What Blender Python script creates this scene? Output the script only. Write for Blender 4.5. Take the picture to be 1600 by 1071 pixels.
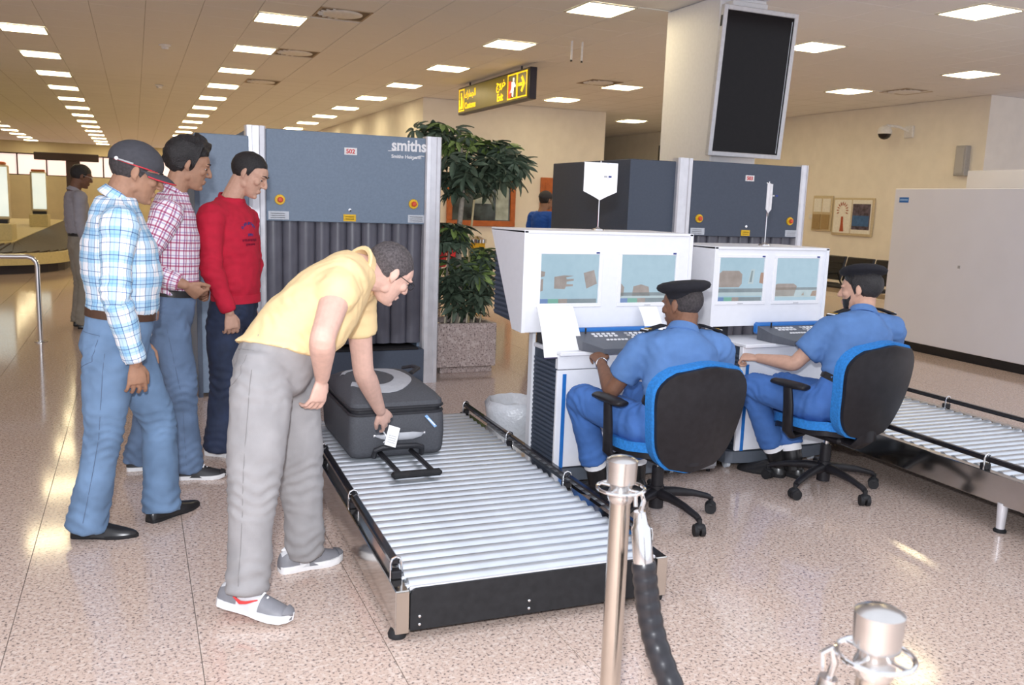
import bpy, bmesh, math, random
from mathutils import Vector, Matrix, noise
V = Vector
PI = math.pi
random.seed(7)
for o in list(bpy.data.objects):
    bpy.data.objects.remove(o)
scene = bpy.context.scene
C = scene.collection

# ------------------------------------------------------------------ camera
cam_d = bpy.data.cameras.new('camera'); cam = bpy.data.objects.new('camera', cam_d); C.objects.link(cam)
cam_d.lens = 30.914; cam_d.sensor_width = 36.0; cam_d.sensor_fit = 'HORIZONTAL'
cam_d.dof.use_dof = True; cam_d.dof.focus_distance = 4.6; cam_d.dof.aperture_fstop = 5.6
cam_d.clip_start = 0.05; cam_d.clip_end = 200
cam.matrix_world = Matrix(((0.92029566, 0.02910531, -0.39013944, 0.0),
                           (-0.38965112, 0.15751151, -0.90739304, 0.0),
                           (0.0350415, 0.98708814, 0.15629808, 1.53), (0, 0, 0, 1)))
scene.camera = cam

# ------------------------------------------------------------------ world, flash, exposure
w = bpy.data.worlds.new('hall_ambient'); scene.world = w; w.use_nodes = True
bg = w.node_tree.nodes['Background']; bg.inputs[0].default_value = (0.88, 0.91, 1.0, 1); bg.inputs[1].default_value = 1.10
fl = bpy.data.lights.new('camera_flash', 'POINT'); fl.energy = 400; fl.color = (0.93, 0.95, 1.0); fl.shadow_soft_size = 0.05
flo = bpy.data.objects.new('camera_flash', fl); C.objects.link(flo); flo.location = (-0.07, -0.03, 1.80)
LIGHT_COL = (1.0, 0.83, 0.49); LIGHT_POWER = 14.0
vs = scene.view_settings
vs.view_transform = 'Standard'; vs.look = 'None'; vs.exposure = 0.30; vs.gamma = 1.0; vs.use_curve_mapping = False

# ------------------------------------------------------------------ materials
MATS = {}
def mat(name, col, rough=0.5, metal=0.0, var=0.06, scale=30.0, bump=0.0, bscale=None, spec=0.5, emit=None, estr=0.0, alpha=None, coat=0.0, trans=0.0):
    if name in MATS: return MATS[name]
    m = bpy.data.materials.new(name); m.use_nodes = True
    nt = m.node_tree; N = nt.nodes; L = nt.links
    p = N['Principled BSDF']
    p.inputs['Roughness'].default_value = rough; p.inputs['Metallic'].default_value = metal
    p.inputs['Specular IOR Level'].default_value = spec
    if coat: p.inputs['Coat Weight'].default_value = coat; p.inputs['Coat Roughness'].default_value = 0.08
    if trans: p.inputs['Transmission Weight'].default_value = trans
    tc = N.new('ShaderNodeTexCoord'); nz = N.new('ShaderNodeTexNoise'); nz.inputs['Scale'].default_value = scale; nz.inputs['Detail'].default_value = 3
    L.new(tc.outputs['Object'], nz.inputs['Vector'])
    mx = N.new('ShaderNodeMix'); mx.data_type = 'RGBA'
    c = V(col[:3])
    mx.inputs[6].default_value = (*[max(0, a * (1 - var)) for a in c], 1); mx.inputs[7].default_value = (*[min(1, a * (1 + var)) for a in c], 1)
    mr = N.new('ShaderNodeMapRange'); mr.inputs[1].default_value = 0.32; mr.inputs[2].default_value = 0.68
    L.new(nz.outputs['Fac'], mr.inputs[0]); L.new(mr.outputs[0], mx.inputs[0]); L.new(mx.outputs[2], p.inputs['Base Color'])
    if bump:
        nb = N.new('ShaderNodeTexNoise'); nb.inputs['Scale'].default_value = bscale or scale * 3; nb.inputs['Detail'].default_value = 2
        L.new(tc.outputs['Object'], nb.inputs['Vector'])
        b = N.new('ShaderNodeBump'); b.inputs['Strength'].default_value = bump; b.inputs['Distance'].default_value = 0.01
        L.new(nb.outputs['Fac'], b.inputs['Height']); L.new(b.outputs['Normal'], p.inputs['Normal'])
    if emit:
        p.inputs['Emission Color'].default_value = (*emit, 1); p.inputs['Emission Strength'].default_value = estr
    if alpha is not None: p.inputs['Alpha'].default_value = alpha
    MATS[name] = m
    return m

def granite(name, base, dark, light, scale, rough, joints=0.0):
    m = bpy.data.materials.new(name); m.use_nodes = True
    nt = m.node_tree; N = nt.nodes; L = nt.links; p = N['Principled BSDF']
    p.inputs['Roughness'].default_value = rough; p.inputs['Specular IOR Level'].default_value = 0.5
    g = N.new('ShaderNodeNewGeometry')
    n1 = N.new('ShaderNodeTexNoise'); n1.inputs['Scale'].default_value = scale; n1.inputs['Detail'].default_value = 2.5; n1.inputs['Roughness'].default_value = 0.6
    n2 = N.new('ShaderNodeTexNoise'); n2.inputs['Scale'].default_value = scale * 0.62; n2.inputs['Detail'].default_value = 2
    n3 = N.new('ShaderNodeTexNoise'); n3.inputs['Scale'].default_value = 2.2
    for n in (n1, n2, n3): L.new(g.outputs['Position'], n.inputs['Vector'])
    r1 = N.new('ShaderNodeValToRGB'); e = r1.color_ramp.elements
    e[0].position = 0.37; e[0].color = (*dark, 1); e[1].position = 0.47; e[1].color = (*base, 1)
    L.new(n1.outputs['Fac'], r1.inputs['Fac'])
    r2 = N.new('ShaderNodeValToRGB'); e = r2.color_ramp.elements
    e[0].position = 0.52; e[0].color = (0, 0, 0, 1); e[1].position = 0.64; e[1].color = (1, 1, 1, 1)
    L.new(n2.outputs['Fac'], r2.inputs['Fac'])
    mx = N.new('ShaderNodeMix'); mx.data_type = 'RGBA'; mx.inputs[7].default_value = (*light, 1)
    L.new(r2.outputs['Color'], mx.inputs[0]); L.new(r1.outputs['Color'], mx.inputs[6])
    L.new(mx.outputs[2], p.inputs['Base Color'])
    if joints:
        br = N.new('ShaderNodeTexBrick'); br.offset = 0; br.inputs['Scale'].default_value = 1
        br.inputs['Mortar Size'].default_value = 0.003; br.inputs['Brick Width'].default_value = joints; br.inputs['Row Height'].default_value = joints
        br.inputs['Color1'].default_value = (1, 1, 1, 1); br.inputs['Color2'].default_value = (1, 1, 1, 1); br.inputs['Mortar'].default_value = (0.35, 0.32, 0.3, 1)
        mp = N.new('ShaderNodeMapping'); mp.inputs['Location'].default_value = (0.44 + 0.6, 0.0, 0)
        L.new(g.outputs['Position'], mp.inputs['Vector']); L.new(mp.outputs['Vector'], br.inputs['Vector'])
        mm = N.new('ShaderNodeMix'); mm.data_type = 'RGBA'; mm.blend_type = 'MULTIPLY'; mm.inputs[0].default_value = 1
        L.new(mx.outputs[2], mm.inputs[6]); L.new(br.outputs['Color'], mm.inputs[7]); L.new(mm.outputs[2], p.inputs['Base Color'])
    MATS[name] = m
    return m

granite('floor_granite', (0.62, 0.475, 0.40), (0.20, 0.155, 0.145), (0.70, 0.58, 0.51), 92, 0.10)
granite('floor_granite_far', (0.62, 0.475, 0.40), (0.20, 0.155, 0.145), (0.70, 0.58, 0.51), 92, 0.10, joints=0.6)
granite('planter_granite', (0.50, 0.40, 0.37), (0.12, 0.09, 0.09), (0.62, 0.53, 0.50), 75, 0.35)
mat('grout', (0.22, 0.19, 0.17), 0.8)
mat('ceiling_tile', (0.86, 0.86, 0.88), 0.85, var=0.02, scale=200, bump=0.15, bscale=900)
mat('ceiling_grid', (0.60, 0.60, 0.62), 0.6)
mat('wall_paint', (0.86, 0.82, 0.76), 0.75, var=0.03, scale=4)
mat('wall_yellow', (0.72, 0.64, 0.42), 0.7, var=0.03, scale=3)
mat('column_white', (0.88, 0.88, 0.91), 0.5, var=0.02)
mat('lamp_diffuser', (0.9, 0.88, 0.8), 0.5, emit=LIGHT_COL, estr=LIGHT_POWER)
mat('lamp_frame', (0.75, 0.72, 0.66), 0.5)
mat('vent_tan', (0.42, 0.33, 0.24), 0.6); mat('vent_dark', (0.16, 0.115, 0.08), 0.7)
mat('vent_white', (0.82, 0.82, 0.84), 0.5)
mat('black_plastic', (0.014, 0.013, 0.016), 0.42, var=0.2, spec=0.35, bump=0.1, bscale=500)
mat('black_gloss', (0.012, 0.011, 0.014), 0.12, var=0.1)
mat('black_rubber', (0.016, 0.016, 0.018), 0.6, var=0.2, spec=0.35)
mat('blue_fabric', (0.02, 0.20, 0.58), 0.85, var=0.15, scale=90, bump=0.25, bscale=700)
mat('scanner_grey', (0.205, 0.27, 0.36), 0.55, var=0.05, scale=60, bump=0.06, bscale=600)
mat('scanner_dark', (0.075, 0.095, 0.135), 0.55, var=0.05, scale=60, bump=0.06, bscale=600)
mat('brushed_aluminium', (0.80, 0.80, 0.84), 0.34, metal=0.45, var=0.05, scale=12)
mat('steel', (0.62, 0.60, 0.57), 0.13, metal=1.0, var=0.06, scale=6)
mat('steel_brushed', (0.60, 0.55, 0.49), 0.26, metal=1.0, var=0.06, scale=8)
mat('chrome', (0.82, 0.82, 0.83), 0.07, metal=1.0, var=0.02)
mat('satin_metal', (0.66, 0.65, 0.64), 0.22, metal=1.0, var=0.04)
mat('zinc_roller', (0.64, 0.68, 0.73), 0.33, metal=0.75, var=0.05, scale=14)
mat('curtain_lead', (0.12, 0.12, 0.15), 0.36, var=0.1, scale=8)
mat('white_powder', (0.84, 0.85, 0.89), 0.42, var=0.015)
mat('console_dark', (0.045, 0.062, 0.092), 0.6, var=0.08)
mat('console_blue', (0.02, 0.16, 0.50), 0.35)
mat('plinth_grey', (0.10, 0.115, 0.14), 0.55)
mat('drawer_grey', (0.40, 0.40, 0.41), 0.5)
mat('key_panel', (0.10, 0.108, 0.13), 0.45)
mat('key_white', (0.78, 0.78, 0.8), 0.5)
mat('bezel_white', (0.86, 0.86, 0.89), 0.4, var=0.01)
mat('paper', (0.93, 0.93, 0.93), 0.7, var=0.01)
mat('paper_edge', (0.06, 0.05, 0.10), 0.6)
mat('silk_white', (0.92, 0.91, 0.93), 0.5)
mat('red_paint', (0.62, 0.03, 0.05), 0.4)
mat('orange_red', (0.78, 0.10, 0.04), 0.4)
mat('yellow_paint', (0.90, 0.55, 0.02), 0.45)
mat('label_silver', (0.62, 0.66, 0.72), 0.4)
mat('ink_white', (0.95, 0.95, 0.97), 0.6, var=0)
mat('ink_blue', (0.03, 0.05, 0.22), 0.7, var=0)
mat('ink_maroon', (0.22, 0.0, 0.03), 0.7, var=0)
mat('ink_red', (0.70, 0.05, 0.05), 0.6, var=0)
mat('ink_grey', (0.45, 0.45, 0.47), 0.6, var=0)
mat('sign_black', (0.018, 0.015, 0.03), 0.4)
mat('sign_face', (0.12, 0.09, 0.008), 0.35, var=0.25, scale=1.2, emit=(0.30, 0.215, 0.0), estr=0.12)
mat('sign_yellow', (0.95, 0.65, 0.02), 0.5, emit=(1.0, 0.62, 0.0), estr=0.9)
mat('sign_white', (0.95, 0.95, 0.9), 0.5, emit=(1, 1, 0.95), estr=0.7)
mat('sign_red', (0.75, 0.06, 0.02), 0.5, emit=(0.8, 0.05, 0.02), estr=0.4)
mat('tv_screen', (0.008, 0.006, 0.007), 0.12, var=0.1, spec=0.18)
mat('tv_frame', (0.66, 0.66, 0.69), 0.35, metal=0.2)
mat('wood_orange', (0.48, 0.13, 0.03), 0.5, var=0.15, scale=9)
mat('picture_dark', (0.05, 0.07, 0.075), 0.15, var=0.9, scale=3)
mat('picture_pale', (0.40, 0.47, 0.45), 0.3, var=0.3, scale=6)
mat('board_tan', (0.62, 0.53, 0.36), 0.5)
mat('panel_brown', (0.38, 0.27, 0.13), 0.6)
mat('poster_white', (0.85, 0.84, 0.80), 0.6)
mat('poster_dark', (0.10, 0.08, 0.12), 0.5, var=0.6, scale=14)
mat('poster_blue', (0.05, 0.14, 0.34), 0.5, var=0.2, scale=14)
mat('poster_rust', (0.42, 0.09, 0.04), 0.6)
mat('cabinet_white', (0.80, 0.80, 0.86), 0.45, var=0.015, scale=3)
mat('trunk', (0.42, 0.37, 0.30), 0.85, var=0.25, scale=40, bump=0.5)
mat('stake_wood', (0.62, 0.50, 0.27), 0.7)
mat('soil', (0.10, 0.075, 0.05), 0.95, var=0.4, bump=0.6)
mat('bamboo', (0.62, 0.55, 0.40), 0.6)
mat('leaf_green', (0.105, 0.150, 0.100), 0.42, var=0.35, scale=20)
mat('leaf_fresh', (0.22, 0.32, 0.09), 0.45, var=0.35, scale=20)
mat('plastic_bag', (0.85, 0.88, 0.93), 0.25, var=0.04, alpha=0.75, bump=0.5, bscale=60)
mat('bin_grey', (0.55, 0.56, 0.58), 0.4)
mat('case_fabric', (0.080, 0.083, 0.095), 0.72, var=0.12, scale=120, bump=0.25, bscale=900)
mat('case_trim', (0.028, 0.028, 0.033), 0.5, var=0.1)
mat('case_silver', (0.46, 0.47, 0.50), 0.45, var=0.05)
mat('case_blue', (0.30, 0.52, 0.85), 0.5)
mat('carousel_beige', (0.62, 0.52, 0.26), 0.5)
mat('carousel_slat', (0.055, 0.040, 0.030), 0.5, var=0.3)
mat('carousel_black', (0.02, 0.018, 0.03), 0.6)
mat('window_glow', (0.9, 0.8, 0.8), 0.5, emit=(1.0, 0.72, 0.66), estr=0.85)
mat('ad_glow', (0.8, 0.85, 0.85), 0.5, var=0.25, scale=3, emit=(0.75, 0.86, 0.80), estr=0.6)
mat('window_frame_dark', (0.05, 0.03, 0.03), 0.5)
mat('leather_black', (0.018, 0.017, 0.018), 0.28, var=0.2)
mat('rope_black', (0.016, 0.016, 0.02), 0.30, var=0.2)
mat('cloth_brown', (0.07, 0.035, 0.02), 0.5)

# ------------------------------------------------------------------ mesh collector
BASE = {}
def rotz(a): return Matrix.Rotation(a, 3, 'Z')
def frame_from(d, ref=None):
    d = V(d).normalized()
    if ref is None or abs(d.dot(V(ref).normalized())) > 0.98:
        ref = V((0, 0, 1)) if abs(d.z) < 0.9 else V((0, 1, 0))
    x = V(ref) - d * d.dot(V(ref)); x.normalize()
    y = d.cross(x)
    return x, y
class MB:
    def __init__(s): s.v = []; s.f = []
    def add(s, vs, fs, M=None):
        b = len(s.v)
        s.v += [(M @ V(p)) if M is not None else V(p) for p in vs]
        s.f += [tuple(i + b for i in f) for f in fs]
        return s
    def box(s, x0, x1, y0, y1, z0, z1, b=0.0, M=None):
        if b <= 0:
            vs = [(x, y, z) for x in (x0, x1) for y in (y0, y1) for z in (z0, z1)]
            return s.add(vs, [(0, 1, 3, 2), (4, 6, 7, 5), (0, 4, 5, 1), (2, 3, 7, 6), (0, 2, 6, 4), (1, 5, 7, 3)], M)
        b = min(b, (x1 - x0) * .49, (y1 - y0) * .49, (z1 - z0) * .49)
        vs = []; idx = {}
        for ix, x in enumerate((x0, x1)):
            for iy, y in enumerate((y0, y1)):
                for iz, z in enumerate((z0, z1)):
                    sx = b if ix == 0 else -b; sy = b if iy == 0 else -b; sz = b if iz == 0 else -b
                    for a, p in enumerate(((x, y + sy, z + sz), (x + sx, y, z + sz), (x + sx, y + sy, z))):
                        idx[ix, iy, iz, a] = len(vs); vs.append(p)
        fs = []
        I = lambda a, b_, c, d: idx[a, b_, c, d]
        for i in (0, 1):
            fs.append([I(i, 0, 0, 0), I(i, 0, 1, 0), I(i, 1, 1, 0), I(i, 1, 0, 0)][::1 if i == 0 else -1])
            fs.append([I(0, i, 0, 1), I(1, i, 0, 1), I(1, i, 1, 1), I(0, i, 1, 1)][::1 if i == 0 else -1])
            fs.append([I(0, 0, i, 2), I(0, 1, i, 2), I(1, 1, i, 2), I(1, 0, i, 2)][::1 if i == 0 else -1])
        for a in (0, 1):
            for c in (0, 1):
                fs.append([I(a, c, 0, 0), I(a, c, 0, 1), I(a, c, 1, 1), I(a, c, 1, 0)])
                fs.append([I(a, 0, c, 0), I(a, 1, c, 0), I(a, 1, c, 2), I(a, 0, c, 2)])
                fs.append([I(0, a, c, 1), I(1, a, c, 1), I(1, a, c, 2), I(0, a, c, 2)])
        for a in (0, 1):
            for c in (0, 1):
                for d in (0, 1): fs.append([I(a, c, d, 0), I(a, c, d, 1), I(a, c, d, 2)])
        return s.add(vs, fs, M)
    def cyl(s, p0, p1, r0, r1=None, n=16, cap=True):
        r1 = r0 if r1 is None else r1
        p0 = V(p0); p1 = V(p1); x, y = frame_from(p1 - p0)
        vs = []
        for p, r in ((p0, r0), (p1, r1)):
            for k in range(n):
                a = 2 * PI * k / n; vs.append(p + x * (r * math.cos(a)) + y * (r * math.sin(a)))
        fs = [(k, (k + 1) % n, n + (k + 1) % n, n + k) for k in range(n)]
        if cap: fs += [tuple(range(n))[::-1], tuple(range(n, 2 * n))]
        return s.add(vs, fs)
    def loft(s, secs, n=16, cap=True, dome=0.0):
        """secs: (centre, axis_x, axis_y, rx, ry)"""
        vs = []; fs = []
        rings = list(secs)
        for c, x, y, rx, ry in rings:
            for k in range(n):
                a = 2 * PI * k / n; vs.append(V(c) + V(x) * (rx * math.cos(a)) + V(y) * (ry * math.sin(a)))
        for i in range(len(rings) - 1):
            for k in range(n):
                fs.append((i * n + k, i * n + (k + 1) % n, (i + 1) * n + (k + 1) % n, (i + 1) * n + k))
        if cap: fs += [tuple(range(n))[::-1], tuple(range((len(rings) - 1) * n, len(rings) * n))]
        return s.add(vs, fs)
    def tube(s, path, r, n=10, cap=True, ref=None, dome=False, closed=False):
        """path of points, r: number, list of numbers or list of (a, b); frames carried along"""
        P = [V(p) for p in path]; m = len(P)
        R = r if isinstance(r, (list, tuple)) else [r] * m
        R = [(q, q) if not isinstance(q, (list, tuple)) else q for q in R]
        T = []
        for i in range(m):
            if closed: d = (P[(i + 1) % m] - P[i - 1])
            else: d = (P[min(i + 1, m - 1)] - P[max(i - 1, 0)])
            T.append(d.normalized())
        x, y = frame_from(T[0], ref)
        secs = []
        for i in range(m):
            x = x - T[i] * x.dot(T[i]); x.normalize(); y = T[i].cross(x)
            secs.append((P[i], x.copy(), y.copy(), R[i][0], R[i][1]))
        if dome:
            a = secs[0]; z = secs[-1]; ra = max(a[3], a[4]); rz = max(z[3], z[4])
            pre = [(a[0] - T[0] * ra * math.sin(t), a[1], a[2], a[3] * math.cos(t), a[4] * math.cos(t)) for t in (1.45, 1.05, .55)]
            post = [(z[0] + T[-1] * rz * math.sin(t), z[1], z[2], z[3] * math.cos(t), z[4] * math.cos(t)) for t in (.55, 1.05, 1.45)]
            secs = pre + secs + post
        if closed:
            b = len(s.v); vs = []
            for c, x, y, rx, ry in secs:
                for k in range(n):
                    a = 2 * PI * k / n; vs.append(c + x * (rx * math.cos(a)) + y * (ry * math.sin(a)))
            M_ = len(secs)
            fs = [(i * n + k, i * n + (k + 1) % n, ((i + 1) % M_) * n + (k + 1) % n, ((i + 1) % M_) * n + k) for i in range(M_) for k in range(n)]
            return s.add(vs, fs)
        return s.loft(secs, n, cap)
    def lathe(s, prof, n=24, M=None):
        vs = []; fs = []
        for r, z in prof:
            for k in range(n):
                a = 2 * PI * k / n; vs.append((r * math.cos(a), r * math.sin(a), z))
        for i in range(len(prof) - 1):
            for k in range(n): fs.append((i * n + k, i * n + (k + 1) % n, (i + 1) * n + (k + 1) % n, (i + 1) * n + k))
        if prof[0][0] > 1e-5: fs.append(tuple(range(n))[::-1])
        if prof[-1][0] > 1e-5: fs.append(tuple(range((len(prof) - 1) * n, len(prof) * n)))
        return s.add(vs, fs, M)
    def ell(s, c, r, M=None, nu=16, nv=10):
        c = V(c); prof = []
        vs = []; fs = []
        for j in range(nv + 1):
            t = -PI / 2 + PI * j / nv
            for k in range(nu):
                a = 2 * PI * k / nu
                p = V((r[0] * math.cos(t) * math.cos(a), r[1] * math.cos(t) * math.sin(a), r[2] * math.sin(t)))
                vs.append((M @ p if M is not None else p) + c)
        for j in range(nv):
            for k in range(nu): fs.append((j * nu + k, j * nu + (k + 1) % nu, (j + 1) * nu + (k + 1) % nu, (j + 1) * nu + k))
        return s.add(vs, fs)
    def prism(s, poly, a, b, axis='y', M=None):
        """2-D outline extruded from a to b along axis; poly pairs are the other two axes in order"""
        def P(u, v_, t): return {'x': (t, u, v_), 'y': (u, t, v_), 'z': (u, v_, t)}[axis]
        n = len(poly); vs = [P(u, q, a) for u, q in poly] + [P(u, q, b) for u, q in poly]
        fs = [(k, (k + 1) % n, n + (k + 1) % n, n + k) for k in range(n)] + [tuple(range(n))[::-1], tuple(range(n, 2 * n))]
        return s.add(vs, fs, M)
    def mesh(s, name, shift=V((0, 0, 0)), fix=True):
        me = bpy.data.meshes.new(name)
        me.from_pydata([tuple(p - shift) for p in s.v], [], s.f)
        if fix:
            b = bmesh.new(); b.from_mesh(me)
            bmesh.ops.remove_doubles(b, verts=b.verts, dist=1e-6)
            bmesh.ops.recalc_face_normals(b, faces=b.faces); b.to_mesh(me); b.free()
        me.update()
        return me
    def build(s, name, m, parent=None, smooth=35, label=None):
        return link(s.mesh(name, BASE.get(parent, V((0, 0, 0)))), name, m, parent, smooth, label)
def link(me, name, m, parent=None, smooth=35, label=None):
    if smooth:
        me.polygons.foreach_set('use_smooth', [True] * len(me.polygons))
        me.set_sharp_from_angle(angle=math.radians(smooth))
    me.materials.clear(); me.materials.append(MATS[m] if isinstance(m, str) else m)
    o = bpy.data.objects.new(name, me); C.objects.link(o)
    if parent is not None:
        o.parent = parent; BASE[o] = BASE.get(parent, V((0, 0, 0)))
    else: BASE[o] = V((0, 0, 0))
    if label: o['label'] = label
    return o
def tag(o, label, cat, group=None):
    o['label'] = label; o['category'] = cat
    if group: o['group'] = group
    return o
def thing(name, label, cat, loc=(0, 0, 0), group=None):
    o = bpy.data.objects.new(name, None); C.objects.link(o); o.location = loc; o.empty_display_size = 0.1
    BASE[o] = V(loc); return tag(o, label, cat, group)
def struct(o): o['kind'] = 'structure'; return o
def sbase(o):     # a top-level mesh: move its origin to its base so its location is real
    me = o.data; xs = [v.co for v in me.vertices]
    c = V((sum(v.x for v in xs) / len(xs), sum(v.y for v in xs) / len(xs), min(v.z for v in xs)))
    me.transform(Matrix.Translation(-c)); o.location = c; return o
def copy_tree(o, parent=None):
    c = o.copy(); C.objects.link(c); c.parent = parent
    for ch in [x for x in bpy.data.objects if x.parent == o]: copy_tree(ch, c)
    return c
def text(body, size, origin, xdir, ydir, m, parent, name='lettering', ext=0.0015, align='LEFT', squeeze=1.0, bold=0.0):
    cu = bpy.data.curves.new('t', 'FONT'); cu.body = body; cu.size = size; cu.extrude = ext; cu.align_x = align; cu.offset = bold; cu.resolution_u = 3
    t = bpy.data.objects.new('t', cu); C.objects.link(t)
    bpy.context.view_layer.update()
    me = bpy.data.meshes.new_from_object(t.evaluated_get(bpy.context.evaluated_depsgraph_get()))
    bpy.data.objects.remove(t); bpy.data.curves.remove(cu)
    x = V(xdir).normalized(); y = V(ydir).normalized(); z = x.cross(y)
    o_ = V(origin) - BASE.get(parent, V((0, 0, 0)))
    me.transform(Matrix(((x.x * squeeze, y.x, z.x, o_.x), (x.y * squeeze, y.y, z.y, o_.y), (x.z * squeeze, y.z, z.z, o_.z), (0, 0, 0, 1))))
    return link(me, name, m, parent, 0)
# ------------------------------------------------------------------ the setting
ZC = 3.63
def plane_mat_grid(name, base, line, wx, wy, ox, oy, rough, msize):
    m = bpy.data.materials.new(name); m.use_nodes = True
    N = m.node_tree.nodes; L = m.node_tree.links; p = N['Principled BSDF']; p.inputs['Roughness'].default_value = rough
    g = N.new('ShaderNodeNewGeometry'); mp = N.new('ShaderNodeMapping'); mp.inputs['Location'].default_value = (ox, oy, 0)
    br = N.new('ShaderNodeTexBrick'); br.offset = 0; br.inputs['Scale'].default_value = 1; br.inputs['Mortar Size'].default_value = msize
    br.inputs['Brick Width'].default_value = wx; br.inputs['Row Height'].default_value = wy; br.inputs['Mortar Smooth'].default_value = 0.2
    br.inputs['Color1'].default_value = (*base, 1); br.inputs['Color2'].default_value = (*[c * 0.97 for c in base], 1); br.inputs['Mortar'].default_value = (*line, 1)
    L.new(g.outputs['Position'], mp.inputs['Vector']); L.new(mp.outputs['Vector'], br.inputs['Vector']); L.new(br.outputs['Color'], p.inputs['Base Color'])
    MATS[name] = m
plane_mat_grid('ceiling_far', (0.86, 0.86, 0.88), (0.55, 0.54, 0.54), 0.6, 0.632, 0.42, -11.33 + 0.316, 0.85, 0.006)

# floor: granite slabs laid on a bed, one object each where they read singly
fb = MB().box(-12, 24, -6, 50, -0.12, -0.006)
floor = struct(fb.build('floor', 'grout', smooth=0))
tile_me = MB().box(-0.2985, 0.2985, -0.2994, 0.2994, -0.006, 0.0).mesh('tile')
field = MB()
ntile = 0
YT0, YT1 = 1.2, 11.4
y = YT0
while y < YT1 - 1e-6:
    k0 = math.floor((-0.13 * (y + .6) - 0.25 + 0.44) / 0.6); k1 = math.ceil((1.37 * (y + .6) + 0.3 + 0.44) / 0.6)
    k1 = min(k1, 21)
    for k in range(k0, k1):
        if ntile >= 300: k1 = k; break
        o = link(tile_me, 'tile', 'floor_granite', floor, 0) if ntile == 0 else None
        if o is None:
            o = first_tile.copy(); C.objects.link(o)
        else: first_tile = o
        o.parent = floor; o.location = (-0.44 + 0.6 * k + 0.3, y + 0.3, 0); ntile += 1
    field.box(-12, -0.44 + 0.6 * k0 - .0015, y, y + 0.6, -0.006, 0); field.box(-0.44 + 0.6 * k1 + .0015, 24, y, y + 0.6, -0.006, 0)
    y += 0.6
field.box(-12, 24, -6, YT0 - .0015, -0.006, 0); field.box(-12, 24, y + .0015, 50, -0.006, 0)
ff = field.build('floor_slabs', 'floor_granite_far', floor, 0); ff['kind'] = 'stuff'

# ceiling
ceil = struct(MB().box(-12, 24, 3.4, 50, ZC + .004, ZC + 0.2).build('ceiling', 'ceiling_far', smooth=0))
col_edges = [-0.42 + 0.6 * k for k in range(-3, 11)] + [5.9, 6.5, 7.1, 7.7, 8.3, 8.9, 9.5] + [9.8 + .6 * k for k in range(0, 6)]
lights = []            # (x, y, row)
for k in range(0, 14): lights.append((-1.32, 14.0 + 2.528 * k, 'A'))
for k in range(0, 15): lights.append((1.68, 11.33 + 2.528 * k, 'B'))
for k in range(0, 16): lights.append((4.68, 8.802 + 2.528 * k, 'C'))
for k in range(0, 5): lights.append((8.0, 6.82 + 2.42 * k, 'D'))
for k in range(0, 5): lights.append((11.3, 9.66 + 2.42 * k, 'E'))
for k in range(7, 14): lights.append((-4.32, 14.0 + 2.528 * k, 'F'))
vents = [(2.28, 10.62), (2.28, 13.80), (2.28, 17.65), (7.4, 13.80), (12.05, 11.56)]
def inview(p, mx=60):
    v = cam.matrix_world.inverted() @ V(p)
    if v.z > -0.1: return False
    f = 1373.95; px = 800 + f * v.x / -v.z; py = 535.5 - f * v.y / -v.z
    return -mx < px < 1600 + mx and -mx < py < 1071 + mx
cand = []
for i in range(len(col_edges) - 1):
    x0, x1 = col_edges[i], col_edges[i + 1]
    cx = (x0 + x1) / 2
    if cx < 5.9: yc0, py_ = 11.33, 0.632
    elif cx < 9.65: yc0, py_ = 6.82, 0.605
    else: yc0, py_ = 9.66, 0.605
    for k in range(-12, 14):
        yc = yc0 + k * py_
        if yc < 5.5 or not inview((cx, yc, ZC)): continue
        if any(abs(lx - cx) < .31 and abs(ly - yc) < .4 for lx, ly, _ in lights): continue
        if any(abs(lx - cx) < .4 and abs(ly - yc) < .4 for lx, ly in vents): continue
        if cx > 13.3 or (5.2 < cx < 6.0 and 7.4 < yc < 8.7): continue
        cand.append((yc * .9 + cx * .39, cx, yc, x1 - x0, py_))
cand.sort(); tms = {}
for d, cx, yc, wx, wy in cand[:300]:
    key = (round(wx, 2), round(wy, 3))
    if key not in tms:
        o = MB().box(-wx / 2 + .003, wx / 2 - .003, -wy / 2 + .003, wy / 2 - .003, -0.004, 0.004, b=0.003).build('ceiling_tile', 'ceiling_tile', ceil, 0); tms[key] = o
    else:
        o = tms[key].copy(); C.objects.link(o); o.parent = ceil
    o.location = (cx, yc, ZC)

# ceiling lights
ORD = ['nearest', 'second', 'third', 'fourth', 'fifth', 'sixth', 'seventh', 'eighth', 'ninth', 'tenth', 'eleventh', 'twelfth', 'thirteenth', 'fourteenth', 'fifteenth', 'sixteenth']
ROWT = {'A': 'ceiling row above the plaid-shirted man', 'B': 'ceiling row above the three men', 'C': 'ceiling row beside the hanging sign',
        'D': 'ceiling row behind the tall screen', 'E': 'ceiling row along the camera wall', 'F': 'outermost ceiling row at far left'}
proto = None; cnt = {}
for x, y, r in lights:
    n = cnt.get(r, 0); cnt[r] = n + 1
    lab = 'glowing square ceiling panel, %s in the %s' % (ORD[n] if n else 'nearest', ROWT[r])
    if proto is None:
        t = thing('ceiling_light', lab, 'ceiling light', (0, 0, ZC), 'square ceiling light panels'); BASE[t] = V((0, 0, 0))
        f = MB()
        for a in range(4):
            M = Matrix.Rotation(a * PI / 2, 3, 'Z'); f.box(-0.298, 0.298, 0.270, 0.298, -0.012, 0.0, b=0.003, M=M)
        f.build('frame', 'lamp_frame', t, 0); MB().box(-0.272, 0.272, -0.272, 0.272, -0.010, -0.004).build('diffuser', 'lamp_diffuser', t, 0); proto = t
    else: t = copy_tree(proto)
    t.location = (x, y, ZC); t['label'] = lab
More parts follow.
